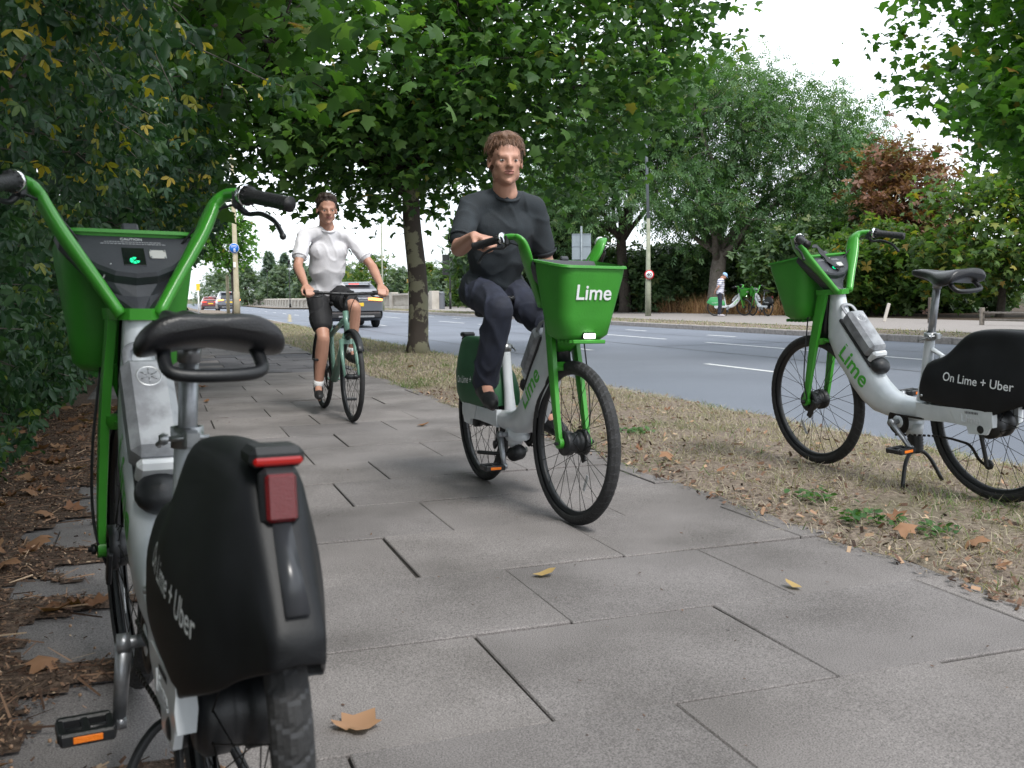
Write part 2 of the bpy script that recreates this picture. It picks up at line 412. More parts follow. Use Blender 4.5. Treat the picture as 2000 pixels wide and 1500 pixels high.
    # --- rear cover
    F = [(.350, .455, .418, .066, .060), (.342, .52, .416, .070, .060), (.318, .600, .414, .076, .056), (.26, .606, .410, .084, .054), (.205, .632, .406, .088, .05), (.15, .690, .402, .090, .047),
         (.105, .725, .400, .092, .046), (.06, .737, .397, .093, .046), (.0, .741, .390, .094, .046), (-.05, .742, .382, .094, .046), (-.10, .742, .405, .092, .046), (-.17, .741, .430, .084, .046),
         (-.225, .735, .452, .070, .042), (-.245, .700, .468, .060, .038), (-.272, .655, .482, .050, .035), (-.305, .605, .496, .041, .031), (-.332, .568, .506, .035, .028), (-.347, .545, .514, .032, .026)]
    rings = []
    for x, zt, zb, hb, ht in F:
        h = zt-zb; half = [(hb*.97, zb), (hb, zb+.10*h), (hb*.985, zb+.35*h), (hb*.6+ht*.5*1.0, zb+.58*h), (ht*1.04+.004, zb+.80*h), (ht, zb+.91*h), (ht*.80, zb+.975*h), (ht*.45, zt)]
        rings.append([(x, y, z) for y, z in half] + [(x, -y, z) for y, z in reversed(half)])
    mb = MB(); n = len(rings[0]); vs = [p for r in rings for p in r]; fs = []
    for i in range(len(rings)-1):
        for j in range(n-1): fs.append((i*n+j, i*n+j+1, (i+1)*n+j+1, (i+1)*n+j))
    fs.append(tuple(range(n))); fs.append(tuple((len(rings)-1)*n+j for j in range(n)))
    mb.add(vs, fs, True)
    fo = mb.build('rear_cover', COVER, root)
    fo.modifiers.new('t', 'SOLIDIFY').thickness = .004; fo.modifiers['t'].offset = -1
    ss = fo.modifiers.new('s', 'SUBSURF'); ss.levels = ss.render_levels = 1
    add('rear_cover', fo)
    for sy in (1, -1):
        proj_text('On Lime + Uber', .053, LETW, fo, frame_M((.022, sy*.12, .525), (-sy, 0, -.06*sy), (0, 0, 1)), sy)
    mb = MB().rings([[Vector((x, y, z)) for x, y, z in r] for r in [[(-.250, -.012, .650), (-.250, .012, .650), (-.2700, .011, .668), (-.2700, -.011, .668)], [(-.320, -.015, .562), (-.320, .015, .562), (-.3390, .014, .574), (-.3390, -.014, .574)]]])
    mb.build('cover_inset', mat('satin inset', (.03, .032, .037), .3), fo)
    for sy in (1, -1): MB().lathe([(0, sy*.0795), (.006, sy*.079), (.007, sy*.074)], 10, 'y', (.325, 0, .44)).build('cover_screw', STEEL, fo)
    # tail lamp + reflector
    mb = MB().box((-.228, 0, .745), (.058, .068, .026), bev=.008); mb.box((-.256, 0, .698), (.022, .048, .072), Matrix.Rotation(R_(8), 3, 'Y'), bev=.008)
    tl = add('tail_light', mb.build('tail_light', BLACK, root))
    MB().box((-.253, 0, .741), (.014, .060, .010), bev=.003).build('lamp_lens', REDON, tl)
    MB().box((-.2675, 0, .698), (.010, .038, .058), Matrix.Rotation(R_(8), 3, 'Y'), bev=.004).build('reflector', REDL, tl)
    # --- battery on the down tube
    d = Vector((.205, 0, .235)).normalized(); nrm = Vector((-d.z, 0, d.x))     # along tube up, away from tube (rearwards-up)
    def slab(c0, L0, h, wd, nm, mt, par, bev, off):
        Mx = Matrix((d, Vector((0, 1, 0)), nrm)).transposed()
        c = c0 + d*L0/2 + nrm*(h/2+off)
        return MB().box(c, (L0, wd, h), Mx, bev=bev).build(nm, mt, par)
    base = Vector((.668, 0, .540))
    bt = slab(base + d*.045, .245, .082, .104, 'battery', BATT, root, .018, .012); add('battery', auto_smooth(bt, 25))
    slab(base, .30, .02, .085, 'battery_tray', BLACK, bt, .006, -.004)
    mb = MB().tube(catmull([base+d*.285+nrm*.06+Vector((0, .034, 0)), base+d*.335+nrm*.058+Vector((0, .03, 0)), base+d*.350+nrm*.055, base+d*.335+nrm*.058+Vector((0, -.03, 0)), base+d*.285+nrm*.06+Vector((0, -.034, 0))], 5), .010, 8, flat=.5)
    mb.build('battery_handle', BATT, bt)
    # embossed wheel symbol on the battery's outer face
    mb = MB(); cc = base + d*.235 + nrm*.0945; Mx = Matrix((d, Vector((0, 1, 0)), nrm)).transposed().to_4x4(); Mx.translation = cc
    t2 = MB().lathe([(.022, -.001), (.0245, .0008), (.027, -.001)], 28, 'z')
    for k in range(6):
        a = math.pi/3*k; t2.tube([(.005*math.cos(a), .005*math.sin(a), 0), (.018*math.cos(a), .018*math.sin(a), 0)], .0012, 5)
    mb.add(t2.v, t2.f, True, Mx); mb.build('emblem', STEEL, bt)
    slab(base + d*.018, .030, .066, .086, 'lock_collar', mat('pale grey collar', (.6, .62, .64), .4), bt, .010, .010)
    mb = MB().ell(base + d*(-.012) + nrm*.026, (.046, .050, .036), 18, Matrix((d, Vector((0, 1, 0)), nrm)).transposed())
    add('battery_cup', mb.build('battery_cup', BLACK, root))
    # --- cranks, chain
    bb = Vector((.488, 0, .300))
    mb = MB().lathe([(0, -.055), (.03, -.055), (.03, .055), (0, .055)], 20, 'y', bb)
    mb.rings([rr_section((.51, .318), (.53, .27), .045), rr_section((.42, .318), (.43, .262), .045)])
    mb.rings([rr_section((.40, .29), (.50, .29), .03), rr_section((.41, .235), (.48, .235), .03)])
    add('bottom_bracket', mb.build('bottom_bracket', WHITE, root))
    mb = MB().lathe([(.03, .050), (.030, .054), (.062, .054), (.064, .052), (.062, .050)], 32, 'y', bb, closed=True)
    add('chainring', mb.build('chainring', CHAINM, root))
    cro = bpy.data.objects.new('crankset', None); link(cro, root); cro.location = bb; add('crankset', cro)
    for sy in (1, -1):
        v = Vector((0, 0, -.155*sy))
        mb = MB().tube([(0, sy*.092, 0), v+Vector((0, sy*.102, 0))], [.0155, .012], 10, flat=.75); mb.lathe([(0, sy*.05), (.012, sy*.05), (.012, sy*.105), (0, sy*.105)], 12, 'y')
        mb.lathe([(0, sy*.082), (.018, sy*.082), (.018, sy*.104), (0, sy*.106)], 14, 'y'); mb.lathe([(0, sy*.09), (.013, sy*.09), (.013, sy*.108), (0, sy*.108)], 12, 'y', v)
        mb.build('crank_arm', ALU, cro)
    for sy in (1, -1):
        pe = bpy.data.objects.new('pedal', None); link(pe, root); pe['sy'] = sy; P['pedal%d' % sy] = pe; pe['pk'] = 'pedal%d' % sy
        mb = MB()
        for e in (-1, 1): mb.box((e*.038, sy*.055, 0), (.018, .095, .024), bev=.004)
        for yy in (.012, .055, .098): mb.box((0, sy*yy, 0), (.07, .014, .02), bev=.003)
        mb.tube([(0, -sy*.01, 0), (0, sy*.1, 0)], .007, 8)
        mb.build('pedal_body', BLACK, pe)
        for e in (-1, 1): MB().box((e*.0475, sy*.055, 0), (.003, .05, .012), bev=.001).build('pedal_reflector', AMBER, pe)
    mb = MB()   # chain loop on the left, small links
    pts = []
    for k in range(26): pts.append((bb.x-.47*k/25, .068, bb.z+.036+.022*k/25-.012*math.sin(math.pi*k/25)))
    for p in pts: mb.box(p, (.020, .006, .009), bev=.002)
    add('chain', mb.build('chain', CHAINM, root)); mb = MB()
    pts = catmull([(bb.x, .068, bb.z-.06), (.25, .068, .262), (.12, .068, .255), (.07, .068, .24), (.03, .068, .19), (-.01, .068, .165)], 9)
    for p in pts: mb.box(p, (.015, .007, .010), bev=.002)
    add('lower_chain', mb.build('chain', CHAINM, root))
    mb = MB().box((-.005, .078, .235), (.022, .012, .15), Matrix.Rotation(R_(12), 3, 'Y'), bev=.005)
    mb.lathe([(0, .066), (.022, .066), (.022, .074), (0, .074)], 14, 'y', (-.02, 0, .175)); mb.lathe([(0, .07), (.03, .07), (.03, .085), (.012, .095), (0, .095)], 18, 'y', (0, 0, .325))
    add('chain_tensioner', mb.build('chain_tensioner', BLACK, root))
    # --- kickstand
    mb = MB()
    for sy in (-1, 1): mb.tube(catmull([(.44, sy*.02, .16), (.435, sy*.05, .145), (.425, sy*.085, .10), (.405, sy*.125, .006)], 4), .0095, 8)
    ks = add('kickstand', mb.build('kickstand', BLACK, root))
    mb = MB().lathe([(.0, .245), (.03, .245)] + [(.033+.004*(k % 2), .235-.007*k) for k in range(12)] + [(.02, .15), (0, .15)], 16, 'z', (.44, 0, 0)); mb.build('ribbed_boot', BLACK, ks)
    # --- wheels
    rw = wheel(root, 'rear_wheel', 0, .062, .058); add('rear_wheel', rw)
    # --- steering parts
    def st(k, o): o['steer'] = 1; return add(k, o)
    fw = wheel(root, 'front_wheel', WB, .046, .045); st('front_wheel', fw)
    MB().box((.09, .006, -.155), (.018, .003, .075), Matrix.Rotation(R_(25), 3, 'Y'), bev=.001).build('wheel_sticker', STICK, fw)
    f = MB()
    for sy in (-1, 1):
        pts = [(.955, sy*.048, .905), (1.0, sy*.058, .74), (1.025, sy*.062, .64), (1.065, sy*.066, .47), (1.096, sy*.066, .345)]
        f.rings([[Vector((px_+dx*a, py_+dy*b, pz_)) for dx, dy in ((-1, -.8), (-.4, -1), (.4, -1), (1, -.8), (1, .8), (.4, 1), (-.4, 1), (-1, .8))] for (px_, py_, pz_), a, b in zip(pts, (.030, .026, .024, .019, .015), (.012, .012, .012, .011, .010))])
        f.lathe([(0, -.009), (.024, -.009), (.024, .009), (0, .009)], 14, 'y', (1.098, sy*.066, .342))
    f.rings([rr_section((.965, .672), (1.04, .672), .06), rr_section((.97, .655), (1.055, .650), .062), rr_section((.985, .640), (1.05, .636), .055)])
    f.rings([rr_section((.90, .655), (.915, .652), .02), rr_section((.96, .668), (.99, .645), .045)])
    # collar ring
    f.rings([[Vector((x, y, .893)) for x, y in ((.870, -.040), (.855, -.022), (.855, .022), (.870, .040), (.96, .066), (.995, .060), (.995, -.060), (.96, -.066))],
             [Vector((x, y, .918)) for x, y in ((.868, -.042), (.850, -.023), (.850, .023), (.868, .042), (.96, .068), (.995, .062), (.995, -.062), (.96, -.068))]], sm=False)
    fk = st('fork', auto_smooth(f.build('fork', GREEN, root), 40))
    mb = MB().lathe([(0, -.052), (.05, -.052), (.052, -.045), (.052, -.02), (0, -.02)], 24, 'y', (WB, 0, .34)); mb.box((1.075, .052, .30), (.03, .012, .10), Matrix.Rotation(R_(-30), 3, 'Y'), bev=.003)
    mb.tube([(WB, -.09, .34), (WB, .095, .34)], .007, 8); mb.lathe([(0, .078), (.013, .078), (.013, .088), (0, .088)], 6, 'y', (WB, 0, .34)); mb.lathe([(.03, .03), (.055, .03), (.055, .052), (.03, .052)], 24, 'y', (WB, 0, .34), closed=True)
    st('drum_brake', mb.build('drum_brake', BLACK, root))
    h = MB()
    for sy in (-1, 1):
        pts = catmull([(.868, sy*.038, .903), (.895, sy*.075, .965), (.925, sy*.115, 1.03), (.953, sy*.148, 1.085), (.972, sy*.170, 1.128), (.975, sy*.188, 1.165), (.955, sy*.208, 1.184), (.925, sy*.224, 1.186), (.912, sy*.229, 1.185)], 4)
        n = len(pts); rings = []
        for i, p in enumerate(pts):
            dd = (pts[min(i+1, n-1)]-pts[max(i-1, 0)]).normalized(); u = Vector((1, 0, 0)); u = (u-dd*u.dot(dd)).normalized(); v = dd.cross(u)
            q = i/(n-1); ru = .019+.022*math.exp(-((q-.48)/.25)**2) if q < .74 else .015; rv = .0125+.004*math.exp(-((q-.4)/.3)**2)
            rings.append([p + u*(math.cos(2*math.pi*k/12)*ru) + v*(math.sin(2*math.pi*k/12)*rv) for k in range(12)])
        h.rings(rings)
    hb = st('handlebar', h.build('handlebar', GREEN, root))
    for sy in (-1, 1):
        a = Vector((.908, sy*.231, 1.184)); b = Vector((.762, sy*.306, 1.152)); dd = (b-a).normalized()
        g = MB().tube([a+dd*.028, a+dd*.036, a+dd*.05, b-dd*.004, b], [.023, .021, .0165, .0165, .0185], 16)
        for k in range(12):
            q = 2*math.pi*k/12; u = dd.cross(Vector((0, 0, 1))).normalized(); v = dd.cross(u); c = (u*math.cos(q)+v*math.sin(q))*.0225
            g.tube([a+dd*.024+c, a+dd*.036+c*.95], .0022, 5)
        go = st('grip%d' % sy, g.build('grip', GRIP, root))
        MB().tube([a+dd*.010, a+dd*.0105, a+dd*.0215, a+dd*.022], [.021, .0245, .0245, .021], 24).build('grip_ring', CHROME, go)
        l = MB().box(a+Vector((.012, -sy*.004, -.012)), (.034, .022, .045), Matrix.Rotation(R_(sy*20), 3, 'Z'), bev=.006)
        l.tube(catmull([a+Vector((.010, 0, -.03)), a+Vector((.002, sy*.018, -.045)), a+Vector((-.03, sy*.04, -.046)), a+Vector((-.075, sy*.058, -.064)), a+Vector((-.10, sy*.066, -.088)), a+Vector((-.108, sy*.069, -.10))], 4), [.008]*4+[.006]*15+[.0065]*2, 8)
        l.ell(a+Vector((-.109, sy*.069, -.101)), (.0085,)*3, 8)
        st('brake_lever%d' % sy, l.build('brake_lever', BLACK, root))
        l = MB().tube(catmull([a+Vector((.02, 0, -.02)), a+Vector((.05, -sy*.05, -.04)), a+Vector((.06, -sy*.10, -.09)), a+Vector((.08, -sy*.15, -.16))], 5), .003, 6)
        st('brake_cable%d' % sy, l.build('brake_cable', BLACK, root))
    # display console between the bars: body, sloping face
    face_b = Vector((.895, 0, .985)); face_t = Vector((1.02, 0, 1.100))
    fu = (face_t-face_b).normalized(); fn = Vector((-fu.z, 0, fu.x))
    outline = [(0, 0)]
    top = [(-.150, .158), (-.155, .150), (-.148, .118), (-.120, .070), (-.085, .032), (-.045, .008), (0, 0), (.045, .008), (.085, .032), (.120, .070), (.148, .118), (.155, .150), (.150, .158)]
    up = [face_b + fu*b + Vector((0, a, 0)) for a, b in top]; mid = [face_b + fu*(b*.97-.0) + Vector((0, a*1.02, 0)) - fn*.022 for a, b in top]
    low = [Vector((.875 + .085*(b/.158), a*.27, .918)) for a, b in top]
    low2 = [p.lerp(q, .5) + Vector((.012, 0, 0)) for p, q in zip(low, mid)]
    ins = [face_b + fu*(b*.93+.006) + Vector((0, a*.93, 0)) + fn*.008 for a, b in top]
    mb = MB().rings([low, low2, mid, up, ins], sm=False)
    co = st('console', mb.build('console', PANEL, root))
    def onface(a, b, dz=.0085): return face_b + fu*b + Vector((0, a, 0)) + fn*dz
    Mf = Matrix((Vector((0, -1, 0)), fu, fn)).transposed()
    MB().box(onface(0, .150, .014), (.036, .026, .022), Mf, bev=.004).build('console_lug', PANEL, co)
    MB().box(onface(0, .062, .0088), (.048, .060, .002), Mf, bev=.0008).build('screen', GLASSB, co)
    Mt = Mf.to_4x4()
    def fm(a, b, dz): q = Mt.copy(); q.translation = onface(a, b, dz); return q
    text('CAUTION', .0105, LETW, co, fm(0, .122, .0086), depth=.0003)
    mb = MB(); pr_ = random.Random(4)
    for b_, w_ in ((.1125, .058), (.106, .066)):          # two rows of print too small to read
        x_ = -w_
        while x_ < w_: l_ = pr_.uniform(.003, .008); mb.box((x_+l_/2, b_-.109, 0), (l_, .0022, .0003)); x_ += l_+.0016
    e = mb.build('small_print', LETD, co); e['kind'] = 'stuff'; e.matrix_local = fm(0, .109, .0087)
    mb = MB()
    for k in range(6):
        a0, a1 = R_(60*k+30-24), R_(60*k+30+24)
        if k == 0: continue
        poly = [(.002*math.cos((a0+a1)/2), .002*math.sin((a0+a1)/2))] + [(.0105*math.cos(a0+(a1-a0)*q/4), .0105*math.sin(a0+(a1-a0)*q/4)) for q in range(5)]
        mb.prism(poly, 0, .0006, 'xy')
    e = mb.build('lime_symbol', LIMEON, co); e.matrix_local = fm(0, .048, .0100)
    pl = MB().box((0, 0, 0), (.036, .028, .0015), bev=.0006).build('metal_plate', mat('pale plate', (.5, .5, .48), .5, metal=.3), co); pl.matrix_local = fm(-.052, .072, .0092)
    mb = MB()
    for sx in (-1, 1):
        for sy in (-1, 1): mb.lathe([(0, .002), (.0025, .0018), (.003, 0)], 8, 'z', (sx*.0155, sy*.0115, .0008))
    e = mb.build('plate_screws', STEEL, co); e.matrix_local = fm(-.052, .072, .0092)
    mb = MB().box((.918, .062, .995), (.006, .003, .05), Matrix.Rotation(R_(28), 3, 'X'), bev=.001); mb.build('side_sticker', STICK, co)
    # basket: tapered tub open at the top
    def brect(x0, x1, hw, z, tilt=0, n=6, r=.05):
        pts = []
        for cx_, cy_, a0 in ((x1-r, hw[1]-r, 0), (x0+r, hw[0]-r, 90), (x0+r, -hw[0]+r, 180), (x1-r, -hw[1]+r, 270)):
            for k in range(n):
                a = R_(a0 + 90*k/(n-1)); pts.append(Vector((cx_+r*math.cos(a), cy_+r*math.sin(a), z)))
        for p in pts: p.z += tilt*(p.x-x0)
        return pts
    lv = [(1.070, 1.185, (.098, .090), .770, 0), (1.045, 1.207, (.120, .110), .790, 0), (1.030, 1.218, (.130, .124), .86, -.0), (1.005, 1.240, (.140, .138), .965, -.04), (.990, 1.258, (.147, .146), 1.045, -.10), (.986, 1.264, (.150, .149), 1.088, -.12)]
    outer = [brect(*q) for q in lv]; rim = [brect(.978, 1.273, (.157, .157), 1.088, -.12), brect(.980, 1.271, (.156, .155), 1.096, -.12), brect(.990, 1.260, (.146, .145), 1.096, -.12)]
    inner = [brect(a+.004, b-.004, (c[0]-.004, c[1]-.004), z+.004, t) for a, b, c, z, t in reversed(lv)]
    bk = st('basket', MB().rings(outer+rim+inner).build('basket', GPLAS, root)); auto_smooth(bk, 45)
    mb = MB()
    for k in range(5): mb.box((1.09+.03*k, 0, .762), (.012, .15, .016), bev=.003)
    mb.rings([rr_section((1.0, .80), (1.01, .70), .04), rr_section((1.06, .79), (1.04, .745), .05)])
    mb.build('basket_base', GPLAS, bk)
    text('Lime', .085, LETW, bk, frame_M((1.243, 0, .955), (0, 1, 0), (.21, 0, 1)), depth=.001, bold=.001)
    mb = MB().box((1.205, 0, .785), (.022, .060, .028), bev=.006)
    fl = st('front_lamp', mb.build('front_lamp', BLACK, root)); MB().box((1.2155, 0, .785), (.008, .052, .020), bev=.003).build('lamp_lens', LAMPW, fl)
    mb = MB().tube(catmull([(1.06, .062, .78), (1.07, .082, .6), (1.085, .085, .45), (1.08, .075, .36), (1.09, .055, .30)], 6), .0035, 6)
    st('hub_cable', mb.build('hub_cable', BLACK, root))
    return root
STEER_P = Vector((1.0, 0, .60)); STEER_AX = Vector((-.24, 0, .97)).normalized()
def pose_bike(root, loc, heading, lean, steer=0.0, crank=0.0, saddle_drop=0.0, saddle_yaw=0.0, z0=0.0):
    root.rotation_mode = 'XYZ'; root.matrix_world = Matrix.Translation((loc[0], loc[1], z0)) @ Matrix.Rotation(heading, 4, 'Z') @ Matrix.Rotation(lean, 4, 'X')
    SM = Matrix.Translation(STEER_P) @ Matrix.Rotation(steer, 4, STEER_AX) @ Matrix.Translation(-STEER_P)
    bb = Vector((.488, 0, .300))
    for c in root.children:
        k = c.get('pk')
        if c.get('steer'): c.matrix_local = SM @ (Matrix.Translation((WB, 0, WR)) if k == 'front_wheel' else Matrix())
        if k == 'crankset': c.matrix_local = Matrix.Translation(bb) @ Matrix.Rotation(crank, 4, 'Y')
        if k in ('pedal1', 'pedal-1'):
            sy = c['sy']; v = Matrix.Rotation(crank, 4, 'Y') @ Vector((0, 0, -.155*sy)); c.matrix_local = Matrix.Translation(bb+v+Vector((0, sy*.105, 0)))
        if k == 'saddle': c.matrix_local = Matrix.Translation((.05*saddle_drop, 0, -saddle_drop)) @ Matrix.Translation((.28, 0, 0)) @ Matrix.Rotation(saddle_yaw, 4, 'Z') @ Matrix.Translation((-.28, 0, 0))
        if k == 'seat_post': c.matrix_local = Matrix.Translation((.19*saddle_drop, 0, -saddle_drop))
bike0 = build_bike()
def override(root, names, m_, sub=True):
    for c in root.children:
        if c.get('pk') in names and c.type == 'MESH':
            c.material_slots[0].link = 'OBJECT'; c.material_slots[0].material = m_
BIKES = {}
def new_bike(key, label, first=False, **k):
    r = bike0 if first else copy_tree(bike0)
    pose_bike(r, **k); tag(r, label, 'bicycle', 'green and white hire bicycles'); BIKES[key] = r; return r
new_bike('fg', 'hire bicycle parked closest to the camera, seen from behind with red tail lamp', True, loc=(-.420, 1.412), heading=R_(118.3), lean=.022, crank=R_(-4), saddle_drop=.082, saddle_yaw=R_(3), z0=.012)
new_bike('rb', 'hire bicycle parked alone on the dry grass verge with front wheel to the left', loc=(2.072, 4.197), heading=R_(114.6), lean=-.076, crank=R_(48), saddle_drop=0, z0=.05)
new_bike('mb', 'hire bicycle being ridden by the man in the dark sweatshirt', loc=(-.151, 5.105), heading=R_(-68.6), lean=0.0, steer=R_(5), crank=R_(150), saddle_drop=.05)
new_bike('fa', 'hire bicycle with green rear cover beside the man in the cap across the road', loc=(8.05, 39.3), heading=R_(-8), lean=.02, steer=R_(-35), z0=.06)
new_bike('fb', 'hire bicycle across the road seen from behind, right of the one by the man', loc=(9.75, 37.9), heading=R_(107), lean=.03, z0=.06)
DKGREEN = mat('dark green cover', (.012, .085, .030), .5, var=.2, scale=5)
override(BIKES['mb'], ('rear_cover',), DKGREEN); override(BIKES['fa'], ('rear_cover',), mat('pale green cover', (.05, .30, .10), .5))
# the ridden one has its stand folded up
for c in BIKES['mb'].children:
    if c.get('pk') == 'kickstand': c.matrix_local = Matrix.Translation((.44, 0, .2)) @ Matrix.Rotation(R_(75), 4, 'Y') @ Matrix.Translation((-.44, 0, -.17))
# rubber strap lying over the verge bicycle's console
def _face(a, b, dz): 
    fu_ = Vector((.125, 0, .115)).normalized(); fn_ = Vector((-fu_.z, 0, fu_.x)); return Vector((.895, 0, .985)) + fu_*b + Vector((0, a, 0)) + fn_*dz
stp = MB(); path = catmull([_face(-.02, .03, .016), _face(0, .06, .018), _face(.01, .10, .020), _face(.02, .14, .024), _face(.03, .18, .034), _face(.045, .20, .026)], 5)
rings = []
for i, p in enumerate(path):
    dd = (path[min(i+1, len(path)-1)]-path[max(i-1, 0)]).normalized(); u = dd.cross(Vector((-.68, 0, .73))).normalized(); v = dd.cross(u); ww = .014 + .004*math.sin(i*.9)
    rings.append([p+u*ww+v*.0015, p-u*ww+v*.0015, p-u*ww-v*.0015, p+u*ww-v*.0015])
stp.rings(rings, sm=False)
for k in range(4):
    a = path[2] + Vector((0, .012-.008*k, .004)); stp.tube([a, a+Vector((-.02, .008-.004*k, .0)), a+Vector((-.03, .004-.003*k, -.006))], .0025, 5)
s_ = stp.build('phone_strap', BLACK); s_.matrix_world = BIKES['rb'].matrix_world.copy()
tag(s_, 'black rubber phone strap lying on the console of the verge bicycle', 'strap')
# ================================================================ people
SKIN = mat('skin', (.50, .275, .20), .5, col2=(.46, .24, .175), scale=9, bump=.04, bscale=60)
SKIN2 = mat('skin tanned', (.47, .255, .18), .5, col2=(.43, .22, .155), scale=9, bump=.04, bscale=60)
EYEW = mat('eye white', (.42, .40, .38), .3); IRIS = mat('iris', (.03, .02, .015), .15); LIP = mat('lips', (.37, .155, .13), .45)
_tmp = bpy.data.scenes.new('workbench')
def eval_alone(o):
    """mesh of an object with its modifiers applied, worked out away from the big scene"""
    par = o.parent; o.parent = None; COL.objects.unlink(o); _tmp.collection.objects.link(o)
    with bpy.context.temp_override(scene=_tmp, view_layer=_tmp.view_layers[0]):
        dg = bpy.context.evaluated_depsgraph_get(); dg.update(); me = bpy.data.meshes.new_from_object(o.evaluated_get(dg))
    _tmp.collection.objects.unlink(o); COL.objects.link(o); o.parent = par
    return me
def blob(name, mb, m_, parent, vox=.007, it=6, fac=.5, disp=0.0, dscale=9.0, mn=None):
    o = mb.build(name, m_, parent)
    md = o.modifiers.new('r', 'REMESH'); md.mode = 'VOXEL'; md.voxel_size = vox; md.use_smooth_shade = True
    sm = o.modifiers.new('s', 'SMOOTH'); sm.iterations = it; sm.factor = fac
    me = eval_alone(o); o.modifiers.clear(); o.data = me; me.name = name
    if disp:
        n_ = len(me.vertices); co = np.empty(n_*3, dtype=np.float32); me.vertices.foreach_get('co', co); co = co.reshape(-1, 3)
        nn = np.empty(n_*3, dtype=np.float32); me.vertex_normals.foreach_get('vector', nn); nn = nn.reshape(-1, 3)
        ks = np.array([(1-abs(noise.noise(Vector((x*dscale+z*dscale*.4, y*dscale, z*dscale*.55))))*2)**3 - .35 for x, y, z in co.tolist()], dtype=np.float32)
        me.vertices.foreach_set('co', (co + nn*ks[:, None]*disp).ravel()); me.update()
    me.polygons.foreach_set('use_smooth', [True]*len(me.polygons))
    if not me.materials: me.materials.append(m_)
    return o
def hand(mb, wrist, palm_dir, up, side, grip_c=None, grip_axis=None, scale=1.0, curl=1.0):
    """palm from wrist along palm_dir; up = back of the hand; side=+1 when the thumb is on +cross(palm_dir, up)"""
    f = palm_dir.normalized(); u = (up - f*up.dot(f)).normalized(); r = f.cross(u)*side; s_ = scale
    k = wrist + f*.085*s_
    for e in (-.028, -.010, .010, .028):
        mb.cap(wrist + r*e*.6*s_ + f*.01, .016*s_, k + r*e*s_, .0125*s_, 8)
    ln = (.040, .044, .041, .032)
    for i, e in enumerate((.030, .010, -.010, -.029)):
        p = k + r*e*s_; d = f.copy(); L1 = ln[i]*s_
        for j, (ang, q) in enumerate(((35*curl, 1.0), (70*curl, .62), (60*curl, .52))):
            ax = f.cross(u); d = Matrix.Rotation(-R_(ang), 3, f.cross(u)) @ d
            if d.dot(u) > 0 and j == 0: d = Matrix.Rotation(2*R_(ang), 3, f.cross(u)) @ d
            p2 = p + d*L1*q; mb.cap(p, .0095*s_*(1-.08*j), p2, .0088*s_*(1-.08*j), 8); p = p2
    p = wrist + f*.025*s_ + r*.028*s_; d = (f*.75 + r*.55 - u*.35).normalized()
    p2 = p + d*.042*s_; mb.cap(p, .014*s_, p2, .0105*s_, 8); d2 = (f*.8 - r*.10 - u*.75).normalized(); mb.cap(p2, .0105*s_, p2 + d2*.036*s_, .009*s_, 8)
T_arr_ = lambda v: np.array(v, dtype=np.float64)
def scatter_(C, size, tmpl, yaw, pitch):
    n = len(C); T, F = tmpl; cy, sy, cp, sp = np.cos(yaw), np.sin(yaw), np.cos(pitch), np.sin(pitch); Rm = np.zeros((n, 3, 3))
    Rm[:, 0, 0] = cy*cp; Rm[:, 0, 1] = -sy; Rm[:, 0, 2] = cy*sp; Rm[:, 1, 0] = sy*cp; Rm[:, 1, 1] = cy; Rm[:, 1, 2] = sy*sp; Rm[:, 2, 0] = -sp; Rm[:, 2, 2] = cp
    V = C[:, None, :] + size[:, None, None]*np.einsum('nij,kj->nki', Rm, T); Fs = (F[None] + (np.arange(n)*len(T))[:, None, None]).reshape(-1, 3)
    return V.reshape(-1, 3), Fs, np.repeat(RNG.random(n), len(T))
def head_M(c, fwd, up=(0, 0, 1)):
    f = Vector(fwd).normalized(); u = Vector(up); y = u.cross(f).normalized(); u = f.cross(y)
    M = Matrix((f, y, u)).transposed().to_4x4(); M.translation = c; return M
def head_shapes(mb, M):
    t = MB()
    t.ell((-.012, 0, .035), (.097, .074, .086), 20); t.ell((.026, 0, -.03), (.062, .060, .082), 18); t.ell((.036, 0, -.078), (.046, .044, .036), 14)
    t.ell((.068, 0, -.094), (.020, .020, .018), 12); t.cap((.070, .036, .020), .014, (.080, .010, .018), .013); t.cap((.070, -.036, .020), .014, (.080, -.010, .018), .013)
    t.cap((.084, 0, .012), .0085, (.106, 0, -.024), .0125); t.ell((.096, .012, -.028), (.010, .009, .008), 10); t.ell((.096, -.012, -.028), (.010, .009, .008), 10)
    t.ell((.050, .040, -.020), (.030, .020, .024), 12); t.ell((.050, -.040, -.020), (.030, .020, .024), 12); t.cap((.078, -.018, -.055), .010, (.078, .018, -.055), .010)
    for s in (1, -1): t.cap((.074, s*.020, .0085), .0062, (.070, s*.044, .0075), .0055, 8); t.cap((.074, s*.020, -.0105), .0055, (.070, s*.042, -.0100), .0050, 8)
    t.ell((.010, .052, -.06), (.04, .012, .03), 12); t.ell((.010, -.052, -.06), (.04, .012, .03), 12)
    for s in (1, -1): t.ell((-.006, s*.078, -.006), (.018, .008, .030), 12, Matrix.Rotation(R_(-s*22), 3, 'Z')); t.ell((-.004, s*.080, -.028), (.010, .007, .012), 10)
    t.cap((-.020, 0, -.05), .054, (-.030, 0, -.125), .055)
    mb.add(t.v, t.f, True, M)
